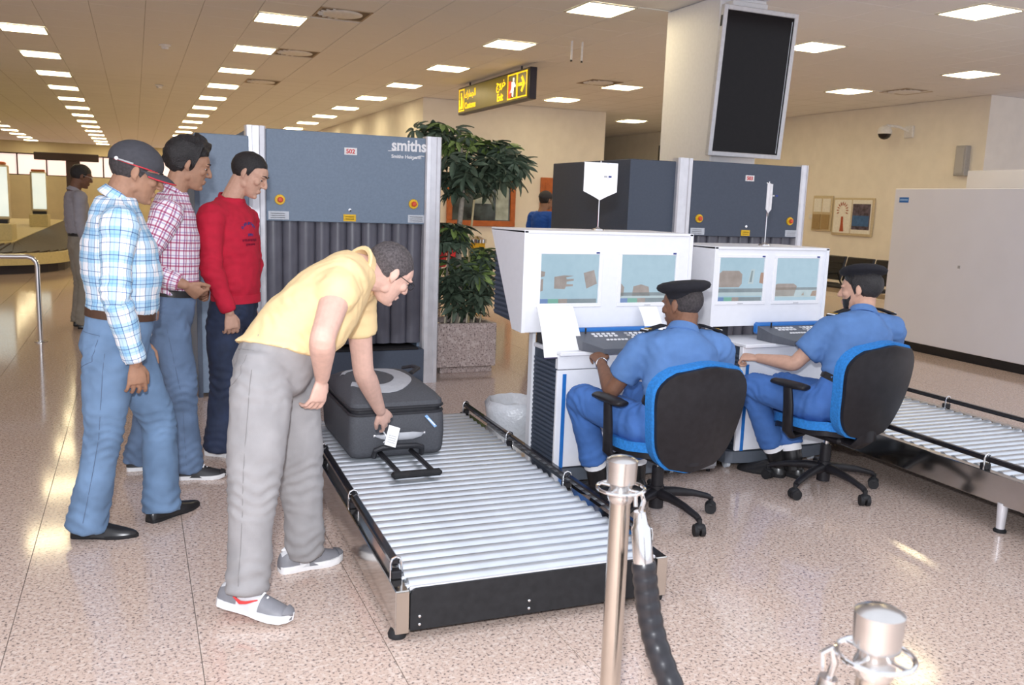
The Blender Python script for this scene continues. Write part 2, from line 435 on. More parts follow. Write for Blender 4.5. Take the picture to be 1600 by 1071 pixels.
# ceiling vents: recessed square with a round white louvred deflector
vl = ['square ceiling air vent with round white deflector, nearest beside the light row', 'square ceiling air vent second along the light row',
      'small square ceiling air vent third along the light row', 'grey ceiling air vent between the hanging sign and the tall screen', 'flat grey ceiling air vent above the dome camera']
pv = None
for (x, y), lab in zip(vents, vl):
    if pv is None:
        t = thing('ceiling_vent', lab, 'vent', (0, 0, 0), 'ceiling air vents'); BASE[t] = V((0, 0, 0))
        f = MB(); 
        for a in range(4): f.box(-0.297, 0.297, 0.275, 0.297, -0.008, 0.0, M=Matrix.Rotation(a * PI / 2, 3, 'Z'))
        f.build('frame', 'vent_tan', t, 0); MB().box(-0.28, 0.28, -0.28, 0.28, -0.003, 0.0).build('backing', 'vent_dark', t, 0)
        MB().lathe([(0.0, -0.022), (0.17, -0.02), (0.225, -0.012), (0.232, -0.006), (0.232, -0.003)], 32).build('deflector', 'vent_white', t)
        for a in range(9):
            an = math.radians(95 + a * 18); MB().box(0.215, 0.285, -0.012, 0.012, -0.014, -0.004, M=Matrix.Rotation(an, 3, 'Z')).build('louvre', 'vent_white', t, 0)
        pv = t
    else: t = copy_tree(pv)
    t.location = (x, y, ZC); t['label'] = lab
# ceiling fittings
for i, (x, y, lab) in enumerate(((0.47, 14.24, 'round smoke detector on ceiling between the two long light rows'), (0.52, 19.6, 'small far smoke detector on ceiling between the two long light rows'))):
    o = MB().lathe([(0.0, ZC - .07), (0.045, ZC - .065), (0.06, ZC - .03), (0.085, ZC - .02), (0.085, ZC - .003)], 20, Matrix.Identity(3)).build('smoke_detector', 'vent_white')
    o.data.transform(Matrix.Translation((x, y, 0))); tag(sbase(o), lab, 'smoke detector', 'smoke detectors')
t = thing('ceiling_hook', 'pair of short white rods hanging from ceiling beyond the sign', 'hook', (5.25, 10.6, ZC - .26))
for dx in (0, 0.15):
    MB().cyl((5.25 + dx, 10.6, ZC - .004), (5.25 + dx, 10.6, ZC - .24), 0.013, n=10).build('rod', 'vent_white', t)
    MB().cyl((5.25 + dx, 10.6, ZC - .24), (5.25 + dx, 10.6, ZC - .262), 0.014, n=10).build('tip', 'black_plastic', t)

# walls
def wallbox(name, x0, x1, y0, y1, z0, z1, m): return struct(MB().box(x0, x1, y0, y1, z0, z1).build(name, m, smooth=0))
wallbox('wall_middle', 5.55, 9.85, 18.0, 47.9, 0, ZC, 'wall_paint')
wallbox('wall_right', 13.4, 20, 11.0, 47.9, 0, ZC, 'wall_paint')
wallbox('wall_left', -12, -11.8, -5, 48, 0, ZC, 'wall_paint')
fw = MB().box(-12, 14, 48, 48.3, 0, 2.05).box(-12, 14, 48, 48.3, 3.08, ZC + .003).box(5, 14, 48, 48.3, 2.05, 3.08)
struct(fw.build('wall_back', 'wall_yellow', smooth=0))
win = struct(MB().box(-12, 5, 48.16, 48.2, 2.05, 3.08).build('window_1', 'window_glow', smooth=0))
wf = MB().box(-12, 5, 48.02, 48.1, 3.02, 3.09).box(-12, 5, 48.02, 48.1, 2.04, 2.09)
wf.build('window_frame', 'window_frame_dark', win, 0)
for i in range(13):
    x = -11.2 + 1.23 * i
    MB().box(x - .03, x + .03, 48.02, 48.1, 2.05, 3.05).build('mullion', 'window_frame_dark', win, 0)
t = thing('departure_sign', 'dark hanging sign on a thick post below the far windows', 'sign', (-2.6, 46.5, 2.0))
MB().box(-4.2, -1.5, 46.4, 46.6, 2.75, 3.1, b=.02).build('sign_board', 'window_frame_dark', t, 0)
MB().box(-2.9, -2.3, 46.42, 46.58, 0.0, 2.75, b=.02).build('sign_post', 'window_frame_dark', t, 0)

# column with tall screen
colm = struct(MB().box(5.36, 5.92, 7.57, 8.53, 0, ZC, b=.012).build('column', 'column_white', smooth=0))
tv = thing('display_screen', 'tall black portrait screen in silver frame on the white column', 'screen', (5.6, 7.4, 2.05))
Mt = Matrix.Translation((5.60, 7.30, 2.76)) @ Matrix.Rotation(math.radians(4.5), 4, 'X') @ Matrix.Rotation(math.radians(0), 4, 'Z')
def tvp(mb):
    mb.v = [Mt @ p for p in mb.v]; return mb
fr = MB()
fr.box(-.44, -.395, -.03, .03, -.70, .70, b=.006).box(.395, .44, -.03, .03, -.70, .70, b=.006).box(-.395, .395, -.03, .03, .655, .70, b=.006).box(-.395, .395, -.03, .03, -.70, -.655, b=.006)
tvp(fr).build('frame', 'tv_frame', tv)
tvp(MB().box(-.40, .40, -.018, .05, -.66, .66)).build('screen_panel', 'tv_screen', tv, 0)
tvp(MB().box(-.34, .34, .05, .11, -.6, .6, b=.02)).build('back_cover', 'tv_frame', tv)
tvp(MB().box(.372, .378, -.020, -.016, -.64, .62)).build('edge_strip', 'label_silver', tv, 0)
tvp(MB().box(-.447, -.438, -.012, .012, .50, .60, b=.003)).build('side_controls', 'black_plastic', tv, 0)
MB().box(5.40, 5.82, 7.42, 7.58, 2.3, 3.56, b=.01).build('wall_mount', 'column_white', tv)

# hanging exit sign
sx = 5.48
sg = thing('exit_sign', 'long dark hanging sign reading Customs and Exit with yellow arrow', 'sign', (sx + .06, 14.0, 3.09))
MB().box(sx + .012, sx + .13, 12.45, 15.65, 3.09, 3.56, b=.008).build('sign_box', 'sign_black', sg, 0)
MB().box(sx, sx + .012, 12.50, 15.60, 3.115, 3.535).build('sign_face', 'sign_face', sg, 0)
for yy in (12.9, 15.2): MB().cyl((sx + .07, yy, 3.56), (sx + .07, yy, ZC + .003), .015, n=8).build('hanger', 'sign_black', sg)
xd = (0, -1, 0); yd = (0, 0, 1); fx = sx - .002
def face_frame(y0, y1, z0, z1, w=.018):     # outline on the sign face
    b = MB(); b.box(fx - .002, fx + .003, y0, y1, z1 - w, z1).box(fx - .002, fx + .003, y0, y1, z0, z0 + w).box(fx - .002, fx + .003, y0, y0 + w, z0, z1).box(fx - .002, fx + .003, y1 - w, y1, z0, z1); return b
face_frame(12.53, 12.90, 3.14, 3.52).build('pictogram_frame', 'sign_yellow', sg, 0)
face_frame(12.91, 13.28, 3.14, 3.52).build('pictogram_frame', 'sign_yellow', sg, 0)
face_frame(15.30, 15.57, 3.14, 3.52).build('pictogram_frame', 'sign_yellow', sg, 0)
def facepoly(poly, m, nm):                  # poly in (y from right end, z)
    MB().prism([(p[0], p[1]) for p in poly], fx - .003, fx + .003, 'x').build(nm, m, sg, 0)
facepoly([(12.85, 3.31), (12.70, 3.31), (12.70, 3.36), (12.85, 3.36)], 'sign_yellow', 'arrow')
facepoly([(12.59, 3.335), (12.70, 3.46), (12.75, 3.43), (12.67, 3.335), (12.75, 3.24), (12.70, 3.21)], 'sign_yellow', 'arrow_head')
facepoly([(13.24, 3.17), (13.24, 3.42), (13.14, 3.42), (13.14, 3.17)], 'sign_red', 'door_pictogram')
facepoly([(13.07, 3.46), (13.02, 3.46), (13.02, 3.41), (13.07, 3.41)], 'sign_white', 'running_man_head')
facepoly([(13.12, 3.40), (13.02, 3.40), (12.95, 3.33), (12.98, 3.31), (13.04, 3.34), (13.04, 3.28), (13.09, 3.19), (13.05, 3.17), (13.10, 3.25), (13.20, 3.22), (13.20, 3.26), (13.12, 3.29)], 'sign_white', 'running_man')
text('Exit', .165, (fx, 13.72, 3.16), xd, yd, 'sign_yellow', sg, bold=.004)
text('\uFEA7\uFEAE\uFEED\uFE9D'[::-1], .19, (fx, 13.76, 3.37), xd, yd, 'sign_yellow', sg, bold=.003)
text('Customs', .15, (fx, 15.26, 3.17), xd, yd, 'sign_yellow', sg, bold=.004)
text('\uFE8D\uFEDF\uFEA0\uFEE4\uFE8E\uFEAD\uFED9'[::-1], .17, (fx, 15.27, 3.36), xd, yd, 'sign_yellow', sg, bold=.003)
facepoly([(15.47, 3.46), (15.42, 3.46), (15.42, 3.41), (15.47, 3.41)], 'sign_yellow', 'officer_head')
facepoly([(15.48, 3.40), (15.40, 3.40), (15.36, 3.30), (15.36, 3.18), (15.52, 3.18), (15.52, 3.22), (15.46, 3.22), (15.46, 3.34)], 'sign_yellow', 'officer_pictogram')
facepoly([(15.54, 3.34), (15.525, 3.34), (15.515, 3.18), (15.54, 3.18)], 'sign_yellow', 'case_pictogram')

# framed picture, door and fittings on the middle wall
pf = thing('framed_picture', 'wide orange wooden frame with dark glossy picture behind the plant', 'picture', (6.95, 17.93, 1.05))
b = MB().box(6.10, 7.68, 17.93, 17.99, 2.02, 2.14, b=.01).box(6.10, 7.68, 17.93, 17.99, 1.02, 1.14, b=.01).box(6.10, 6.22, 17.93, 17.99, 1.14, 2.02, b=.01).box(7.56, 7.68, 17.93, 17.99, 1.14, 2.02, b=.01)
b.build('frame', 'wood_orange', pf); MB().box(6.2, 7.58, 17.96, 17.985, 1.12, 2.04).build('picture', 'picture_dark', pf, 0)
MB().box(7.22, 7.52, 17.952, 17.962, 1.16, 2.0).build('pale_panel', 'picture_pale', pf, 0)
MB().box(6.7, 7.15, 17.952, 17.962, 1.5, 1.85).build('pale_panel', 'picture_pale', pf, 0)
dr = struct(MB().box(8.28, 9.15, 17.94, 17.99, 0, 2.12, b=.01).build('door_1', 'wood_orange', smooth=0))
MB().box(8.38, 9.05, 17.925, 17.94, 0.05, 2.02).build('door_leaf', 'wood_orange', dr, 0)
t = thing('wall_screen', 'small dark screen on the wall past the white column', 'screen', (12.0, 17.5, 2.55))
MB().box(11.0, 11.9, 17.5, 17.56, 2.5, 2.95, b=.01).build('screen_panel', 'black_gloss', t); MB().box(11.4, 11.5, 17.53, 17.55, 2.95, ZC + .003).build('hanger', 'black_plastic', t, 0)
tag(sbase(MB().box(6.13, 6.35, 17.75, 17.98, 0.30, 0.62, b=.02).build('fire_box', 'red_paint')), 'red box low on the far wall behind the plant', 'box')
# ------------------------------------------------------------------ x-ray scanners
def scanner(name, label, Y, xs, ztop, zpan, m_front, m_side, side_back, tun_back, wing_z, cur_bot, tagtxt, logo):
    """xs: wing left, left post outer, left post inner, right post inner, right post outer"""
    xw, xa, xb, xc, xd_ = xs
    t = thing(name, label, 'x-ray machine', ((xa + xd_) / 2, Y + .6, 0))
    zt = ztop
    # posts: brushed extrusion with a rounded fluted front
    for x0, x1 in ((xa, xb), (xc, xd_)):
        p = MB(); w_ = x1 - x0
        poly = [(x0, Y + .10), (x0, Y + .015), (x0 + .012, Y), (x0 + w_ * .30, Y - .004), (x0 + w_ * .34, Y + .006), (x0 + w_ * .66, Y + .006), (x0 + w_ * .70, Y - .004), (x1 - .012, Y), (x1, Y + .015), (x1, Y + .10)]
        p.prism(poly, 0.0, zt + .012, 'z'); p.build('post', 'brushed_aluminium', t, 20)
    MB().box(xb + .003, xc - .003, Y + .012, Y + .10, zpan, zt - .004, b=.004).build('front_panel', m_front, t, 0)
    MB().box(xb, xc, Y + .10, Y + .14, zpan - .01, zt).build('tunnel_header', m_side, t, 0)
    # tunnel: side walls and roof
    MB().box(xa + .01, xb + .02, Y + .10, tun_back, 0.0, zt - .02).build('tunnel_side', m_side, t, 0)
    MB().box(xc - .02, xd_ - .01, Y + .10, tun_back, 0.0, zt - .02).build('tunnel_side', m_side, t, 0)
    MB().box(xb + .02, xc - .02, Y + .14, tun_back, zpan + .02, zt - .02).build('tunnel_roof', m_side, t, 0)
    MB().box(xb + .02, xc - .02, tun_back - .1, tun_back, 0.36, zpan + .02).build('inner_curtain', 'curtain_lead', t, 0)
    # generator housing on one side
    h = MB().box(xw, xa + .01, Y - .12 if logo else Y + .05, side_back, 0.03, wing_z, b=.006); h.build('generator_housing', m_side if not logo else m_front, t, 0)
    MB().box(xw - .004, xw + .03, (Y - .13 if logo else Y + .04), (Y - .10 if logo else Y + .07), 0.0, wing_z - .01).build('edge_trim', 'scanner_dark', t, 0)
    # lead curtain strips, gently bowed
    n = 10; ws = (xc - xb) / n
    for k in range(n):
        x0 = xb + ws * k; b = MB(); vs = []; fs = []
        m_ = 8; rows = 5
        for j in range(rows):
            z = zpan - .0 - (zpan - cur_bot) * j / (rows - 1)
            for i in range(m_ + 1):
                u = i / m_; bow = .035 * math.sin(PI * u) ** 0.8 * (0.9 + .1 * math.sin(k * 2.1)) + .006 * math.sin(j * 1.3 + k)
                vs.append((x0 + ws * u * 1.02, Y + .075 - bow + (.012 if k % 2 else 0), z))
        for j in range(rows - 1):
            for i in range(m_): a = j * (m_ + 1) + i; fs.append((a, a + 1, a + m_ + 2, a + m_ + 1))
        q = len(vs); vs += [(p[0], p[1] + .012, p[2]) for p in vs]
        fs += [tuple(i + q for i in f)[::-1] for f in fs]
        for i in range(m_): fs.append((i, i + q, i + 1 + q, i + 1)); a = (rows - 1) * (m_ + 1) + i; fs.append((a, a + 1, a + 1 + q, a + q))
        for j in range(rows - 1):
            a = j * (m_ + 1); fs.append((a, a + m_ + 1, a + m_ + 1 + q, a + q)); a += m_; fs.append((a, a + q, a + m_ + 1 + q, a + m_ + 1))
        b.add(vs, fs); b.build('curtain_strip', 'curtain_lead', t, 60)
    # belt bed
    MB().box(xb, xc, Y - .05, tun_back, 0.0, .30, b=.004).build('belt_bed', 'scanner_dark', t, 0)
    MB().box(xb + .05, xc - .05, Y - .06, tun_back - .1, .30, .315, b=.004).build('belt', 'black_rubber', t, 0)
    s = (xc - xb) / 1.266
    # emergency stops
    for fx_ in (0.081, 0.924):
        x = xb + (xc - xb) * fx_; z = zpan + .163 * s
        e = MB(); e.lathe([(0.0, 0.012), (.037 * s, .012), (.040 * s, .006), (.040 * s, 0.0)], 24, Matrix.Rotation(PI / 2, 3, 'X')); e.v = [p + V((x, Y + .012, z)) for p in e.v]
        k = e.build('emergency_stop', 'yellow_paint', t)
        e = MB(); e.lathe([(0.0, 0.038), (.014 * s, .036), (.021 * s, .028), (.021 * s, .02), (.013 * s, .012)], 20, Matrix.Rotation(PI / 2, 3, 'X')); e.v = [p + V((x, Y + .012, z)) for p in e.v]
        e.build('button', 'orange_red', k)
    def plate(x0, x1, z0, z1, m, nm): return MB().box(xb + x0 * s, xb + x1 * s, Y + .006, Y + .0125, zpan + z0 * s, zpan + z1 * s).build(nm, m, t, 0)
    plate(.015, .17, .012, .075, 'label_silver', 'rating_label'); plate(1.125, 1.262, .012, .075, 'label_silver', 'rating_label')
    for xx in (.02, 1.13):
        for j in range(3): plate(xx + .01, xx + .12, .024 + .016 * j, .028 + .016 * j, 'ink_grey', 'label_line')
    plate(.595, .695, .01, .065, 'yellow_paint', 'warning_label')
    for j in range(2): plate(.61, .68, .025 + .018 * j, .030 + .018 * j, 'ink_grey', 'label_line')
    MB().lathe([(0, .012), (.012, .01), (.014, 0)], 12, Matrix.Rotation(PI / 2, 3, 'X')).build('lock', 'chrome', t).data.transform(Matrix.Translation((xb + .645 * s, Y + .012, zpan + .10 * s)))
    plate(.60, .70, .53, .585, 'paper', 'number_plate')
    text(tagtxt, .048 * s, (xb + .612 * s, Y + .004, zpan + .541 * s), (1, 0, 0), (0, 0, 1), 'ink_red', t, bold=.001)
    if logo:
        text('smiths', .125, (xb + .978, Y + .010, zpan + .585), (1, 0, 0), (0, 0, 1), 'ink_white', t, squeeze=.90, bold=.0035)
        text('Smiths Heimann', .038, (xb + .978, Y + .010, zpan + .525), (1, 0, 0), (0, 0, 1), 'ink_white', t, bold=.0008)
        pts = [(xb + 1.15 + .10 * i / 10, Y + .010, zpan + .515 + .035 * math.sin(PI * .62 * i / 10)) for i in range(11)]
        MB().tube(pts, [(.004, .006)] * 11, 6).build('swoosh', 'ink_white', t)
        pts = [(xb + .95 + .10 * i / 10, Y + .010, zpan + .578 + .012 * (i / 10) ** 2) for i in range(11)]
        MB().tube(pts, .0025, 6).build('swoosh', 'ink_white', t)
    return t
scanner('x_ray_scanner', 'grey-blue baggage scanner with dark hanging curtain strips, behind the roller conveyor with suitcase', 7.0, (.405, .777, .926, 2.19, 2.328), 2.03, 1.333, 'scanner_grey', 'scanner_grey', 9.0, 9.3, 1.955, .34, '502', True)
scanner('x_ray_scanner', 'dark baggage scanner behind the two white consoles, under the tall screen', 6.5, (3.84, 4.29, 4.44, 5.62, 5.70), 1.955, 1.305, 'scanner_dark', 'scanner_dark', 8.05, 7.45, 1.935, .30, '503', False)

# ------------------------------------------------------------------ roller conveyors
def conveyor(label, origin, ang, W, Lc, z0, ztop, nlegs, front, roll_m, drop=0.0):
    t = thing('roller_conveyor', label, 'conveyor', (0, 0, 0)); BASE[t] = V((0, 0, 0))
    zr = ztop + .012 - drop
    for x0 in (0, W - .05):
        o = MB().box(x0, x0 + .05, 0, Lc, z0, ztop, b=.003).build('side_frame', 'steel', t, 0)
        MB().box(x0 + .003, x0 + .047, -.004, 0, z0 + .004, ztop - .004).build('end_cap', 'steel_brushed', o, 0)
        for k in range(int(Lc / .14)):       # slots cut along the top flange
            pass
    p = .0715; n = int((Lc - .06) / p)
    first = None
    for k in range(n):
        yy = .05 + p * k
        if first is None:
            b = MB(); b.cyl((.055, 0, 0), (W - .055, 0, 0), .0285, n=20); b.cyl((.045, 0, 0), (W - .045, 0, 0), .012, n=8)
            first = b.build('roller', roll_m, t, 40); o = first
        else: o = first.copy(); C.objects.link(o); o.parent = t
        o.location = (0, yy, zr - .0185)
    MB().box(.05, W - .05, .01, Lc - .01, z0 + .02, z0 + .04).build('tray', 'black_plastic', t, 0)
    if front:
        r = .02; h0, h1 = z0 + .012, ztop + .004; x0, x1 = .052, W - .052
        poly = [(x0, h0), (x1, h0), (x1, h1 - r), (x1 - .3 * r, h1 - .3 * r), (x1 - r, h1), (x0 + r, h1), (x0 + .3 * r, h1 - .3 * r), (x0, h1 - r)]
        fp = MB().prism(poly, -.006, .006, 'y').build('front_panel', 'black_rubber', t, 0)
        for xx in (.085, .50, W - .12):
            for zz in (z0 + .032, z0 + .062):
                MB().ell((xx, -.007, zz), (.006, .004, .006), nu=10, nv=6).build('bolt', 'chrome', fp)
        MB().box(x0, x1, .006, .02, h1 - .01, h1 + .004, b=.002).build('front_lip', 'brushed_aluminium', t, 0)
    # guide rails with U brackets
    zb = ztop + .055
    for sx_, xx in ((-1, .028), (1, W - .028)):
        MB().box(xx - .016, xx + .016, .12, Lc - .03, zb - .012, zb + .014, b=.006).build('guide_rail', 'black_gloss', t, 0)
        for k in range(4):
            yy = .11 + k * (Lc - .17) / 3
            b = MB(); b.tube([(xx - .020, yy, ztop), (xx - .020, yy, zb + .004), (xx - .014, yy, zb + .020), (xx, yy, zb + .026), (xx + .014, yy, zb + .020), (xx + .020, yy, zb + .004), (xx + .020, yy, ztop)], .0045, 8)
            br = b.build('rail_bracket', 'chrome', t); MB().box(xx - .018, xx + .018, yy - .012, yy + .03, ztop, ztop + .03, b=.004).build('bracket_block', 'black_plastic', br)
    for xx in (.02, W - .02):
        for yy in ([.05, Lc - .1] if nlegs == 2 else [1.13, Lc - .25]):
            b = MB()
            if z0 < .06: b.lathe([(0, 0), (.032, 0), (.034, .012), (.026, .030), (.012, z0 + .005)], 16)
            else: b.lathe([(0, 0), (.030, 0), (.031, .010), (.022, .018)], 16)
            b.v = [q + V((xx, yy, 0)) for q in b.v]; f = b.build('foot', 'black_rubber', t)
            if z0 >= .06: MB().cyl((xx, yy, .015), (xx, yy, z0 + .01), .020, .026, n=14).build('leg_tube', 'brushed_aluminium', f)
    t.location = origin; t.rotation_euler = (0, 0, ang)
    return t
conveyor('roller conveyor with black front panel, carrying the dark suitcase', (.79, 2.775, 0), -math.radians(1.5), 1.085, 2.46, .03, .19, 2, True, 'zinc_roller')
conveyor('roller conveyor on raised legs cut by the right edge, beside the bearded officer', (3.86, 1.75, 0), -math.radians(1.8), 1.03, 3.6, .14, .285, 3, True, 'zinc_roller', .016)

# ------------------------------------------------------------------ operator consoles
def perforate(mb_rows): pass
def console(label, X0, X1, Yf, zb0, zt, mon, flagless=False, bx0=None, bx1=None):
    t = thing('operator_console', label, 'console', ((X0 + X1) / 2, Yf + .2, 0))
    # monitor hood: shell with deep top, sloped back
    prof = [(Yf, zb0), (Yf, zt), (Yf + .48, zt - .006), (Yf + .13, zb0 + .004)]
    th = .022
    for x0, x1 in ((X0, X0 + th), (X1 - th, X1)): MB().prism(prof, x0, x1, 'x').build('hood_side', 'white_powder', t, 0)
    MB().box(X0, X1, Yf, Yf + .48, zt - .012, zt + .004, b=.003).build('hood_top', 'white_powder', t, 0)
    MB().box(X0 + th, X1 - th, Yf + .012, Yf + .14, zb0, zb0 + .02).build('hood_bottom', 'white_powder', t, 0)
    # front panel in strips so the screens sit in openings
    zA, zB = mon[0][2], mon[0][3]; yp0, yp1 = Yf + .010, Yf + .024
    f = MB().box(X0 + th, X1 - th, yp0, yp1, zB, zt - .004).box(X0 + th, X1 - th, yp0, yp1, zb0 + .0, zA)
    xs = [X0 + th] + [q for m_ in mon for q in (m_[0], m_[1])] + [X1 - th]
    for i in range(0, len(xs), 2): f.box(xs[i], xs[i + 1], yp0, yp1, zA, zB)
    f.build('hood_front', 'white_powder', t, 0)
    # perforated rear cover: ribs of dark louvres
    MB().prism([(Yf + .14, zb0 + .03), (Yf + .46, zt - .06), (Yf + .47, zb0 + .05)], X0 + .03, X1 - .03, 'x').build('rear_cover', 'console_dark', t, 0)
    for k in range(14):
        z = zb0 + .06 + k * (zt - zb0 - .16) / 14; ya = Yf + .15 + (z - zb0) / (zt - zb0) * .33
        MB().box(X0 + .024, X0 + .031, min(ya, Yf + .455), Yf + .468, z, z + .014).build('louvre', 'scanner_dark', t, 0)
    bx0 = X0 + .09 if bx0 is None else bx0; bx1 = X1 - .09 if bx1 is None else bx1
    yb0, yb1 = Yf - .20, Yf + .14; zt2 = zb0 - .095
    # base cabinet
    MB().box(bx0 + .012, bx1 - .012, yb0 + .02, yb1, .12, zt2, b=.004).build('cabinet_body', 'console_dark', t, 0)
    MB().box(bx0 - .004, bx0 + .014, yb1 - .02, yb1 + .03, .04, zb0 - .01).build('rear_edge', 'white_powder', t, 0)
    for k in range(22):
        z = .16 + k * (zt2 - .2) / 22
        MB().box(bx0 + .004, bx0 + .012, yb0 + .04, yb1 - .03, z, z + .013).build('side_louvre', 'scanner_dark', t, 0)
    MB().box(bx0, bx1, yb0 - .005, yb0 + .03, zt2 - .075, zt2 + .01, b=.003).build('drawer_front', 'white_powder', t, 0)
    d = MB().box(bx0, bx1, yb0, yb0 + .02, .13, zt2 - .08, b=.003).build('door', 'white_powder', t, 0)
    MB().box(bx0 + .032, bx0 + .052, yb0 - .006, yb0, .13, zt2 - .10).build('blue_strip', 'console_blue', d, 0)
    # work shelf and struts up to the hood
    MB().box(bx0 - .0, bx1, yb0 - .03, Yf + .12, zt2 + .0, zt2 + .022, b=.004).build('work_shelf', 'white_powder', t, 0)
    for xx in (bx0 + .02, bx1 - .06): MB().box(xx, xx + .04, Yf + .03, Yf + .12, zt2, zb0 + .01).build('strut', 'black_plastic', t, 0)
    # rounded plinth
    n = 12; xm = (bx0 + bx1) / 2; hw = (bx1 - bx0) / 2 + .05
    poly = [(xm - hw, Yf + .20)] + [(xm - hw * math.cos(PI * k / n), Yf - .12 - .09 * math.sin(PI * k / n) ** .6) for k in range(n + 1)] + [(xm + hw, Yf + .20)]
    MB().prism(poly, .05, .12, 'z').build('plinth', 'plinth_grey', t, 0)
    for xx in (bx0 + .02, bx1 - .02):
        for yy in (Yf - .1, Yf + .15):
            cst = MB().cyl((xx - .012, yy, .028), (xx + .012, yy, .028), .028, n=16).build('caster', 'label_silver', t)
            MB().box(xx - .016, xx + .016, yy - .02, yy + .02, .04, .055).build('fork', 'chrome', cst, 0)
    # monitors
    for i, (x0, x1, z0, z1) in enumerate(mon):
        b = MB(); bw = .022
        for a, c, d_, e in ((x0, x1, z1 - .018, z1), (x0, x1, z0, z0 + .022), (x0, x0 + bw, z0 + .022, z1 - .018), (x1 - bw, x1, z0 + .022, z1 - .018)): b.box(a, c, Yf + .004, Yf + .02, d_, e, b=.002)
        mo = b.build('monitor_bezel', 'bezel_white', t, 0)
        MB().box(x0 + bw - .002, x1 - bw + .002, Yf + .014, Yf + .03, z0 + .02, z1 - .016).build('screen', 'screen_blue', mo, 0)
        MB().box(x1 - .045, x1 - .025, Yf + .002, Yf + .004, z1 - .013, z1 - .004).build('badge', 'ink_blue', mo, 0)
        MB().box((x0 + x1) / 2 - .02, (x0 + x1) / 2 + .02, Yf + .002, Yf + .004, z0 + .006, z0 + .010).build('badge', 'ink_grey', mo, 0)
        sx0, sx1, sz0, sz1 = x0 + bw, x1 - bw, z0 + .022, z1 - .018; ys = Yf + .0125
        wS, hS = sx1 - sx0, sz1 - sz0
        def q(poly, m_, nm): MB().prism([(sx0 + u * wS, sz0 + v_ * hS) for u, v_ in poly], ys - .0005, ys + .001, 'y').build(nm, m_, mo, 0)
        def rc(u0, u1, v0, v1, m_, nm='scan_image'): q([(u0, v0), (u1, v0), (u1, v1), (u0, v1)], m_, nm)
        XR[label][i](q, rc)
    return t
def screen_mat(name, c0, c1, s):
    m = bpy.data.materials.new(name); m.use_nodes = True; N = m.node_tree.nodes; L = m.node_tree.links; p = N['Principled BSDF']
    p.inputs['Roughness'].default_value = .2; p.inputs['Base Color'].default_value = (.04, .06, .07, 1)
    tc = N.new('ShaderNodeTexCoord'); nz = N.new('ShaderNodeTexNoise'); nz.inputs['Scale'].default_value = 25; L.new(tc.outputs['Object'], nz.inputs['Vector'])
    mx = N.new('ShaderNodeMix'); mx.data_type = 'RGBA'; mx.inputs[6].default_value = (*c0, 1); mx.inputs[7].default_value = (*c1, 1)
    L.new(nz.outputs['Fac'], mx.inputs[0]); L.new(mx.outputs[2], p.inputs['Emission Color']); p.inputs['Emission Strength'].default_value = s; MATS[name] = m
screen_mat('screen_blue', (.33, .47, .56), (.40, .55, .64), .78)
screen_mat('scan_brown', (.26, .19, .15), (.46, .38, .34), .70)
screen_mat('scan_light', (.50, .62, .66), (.62, .72, .75), .62)
screen_mat('scan_grey', (.20, .24, .26), (.32, .36, .38), .62)
screen_mat('scan_blue', (.16, .26, .52), (.2, .3, .6), .62)
screen_mat('scan_green', (.2, .48, .36), (.25, .5, .4), .62)
screen_mat('scan_red', (.42, .24, .16), (.5, .26, .14), .62)
def bar(q, rc, v0=0.0, v1=.09):
    for a, b, m_ in ((0, .14, 'scan_blue'), (.14, .32, 'scan_green'), (.32, .47, 'scan_brown'), (.47, .98, 'scan_grey')): rc(a, b, v0, v1, m_, 'status_bar')
def x1(q, rc):
    bar(q, rc)
    q([(.0, .24), (.05, .26), (.05, .50), (0, .48)], 'scan_brown', 'scan_image'); q([(.0, .53), (.07, .55), (.08, .64), (.0, .66)], 'scan_brown', 'scan_image')
    q([(.24, .30), (.42, .29), (.44, .34), (.56, .35), (.56, .39), (.45, .39), (.45, .44), (.57, .46), (.57, .50), (.45, .49), (.44, .53), (.57, .56), (.40, .57), (.24, .54)], 'scan_brown', 'scan_image')
    q([(.74, .62), (.92, .68), (.98, .40), (.80, .30)], 'scan_brown', 'scan_image')
def x2(q, rc):
    bar(q, rc); rc(0, 1, .14, .21, 'scan_grey'); rc(0, 1, .09, .14, 'scan_light'); q([(0, .1), (.06, .14), (.07, .32), (.0, .42)], 'scan_brown', 'scan_image')
    q([(.22, .13), (.55, .13), (.52, .33), (.38, .38), (.24, .34)], 'scan_brown', 'scan_image')
def x3(q, rc):
    bar(q, rc); rc(0, 1, .20, .29, 'scan_grey'); rc(0, 1, .12, .20, 'scan_light')
    q([(0, .32), (.46, .32), (.52, .40), (.52, .62), (.44, .70), (.08, .70), (.0, .62)], 'scan_brown', 'scan_image'); q([(.66, .40), (.78, .40), (.80, .74), (.72, .74)], 'scan_light', 'scan_image')
    q([(.69, .44), (.74, .44), (.76, .70), (.72, .70)], 'scan_grey', 'scan_image'); q([(.92, .42), (1, .40), (1, .66), (.94, .66)], 'scan_red', 'scan_image')
def x4(q, rc):
    rc(0, 1, .25, .31, 'scan_grey'); rc(0, 1, .08, .25, 'scan_light'); q([(0, .10), (.46, .10), (.52, .34), (.44, .40), (.06, .40), (0, .36)], 'scan_brown', 'scan_image')
    q([(.62, .10), (.76, .10), (.74, .24), (.64, .22)], 'scan_light', 'scan_image'); q([(.64, .12), (.70, .12), (.69, .2)], 'scan_red', 'scan_image'); q([(.86, .10), (1, .10), (1, .24), (.9, .22)], 'scan_red', 'scan_image')
CL1 = 'white twin-monitor console with papers, in front of the officer in the flat cap'; CL2 = 'white twin-monitor console beside the bearded officer, further right'
XR = {CL1: (x1, x2), CL2: (x3, x4)}
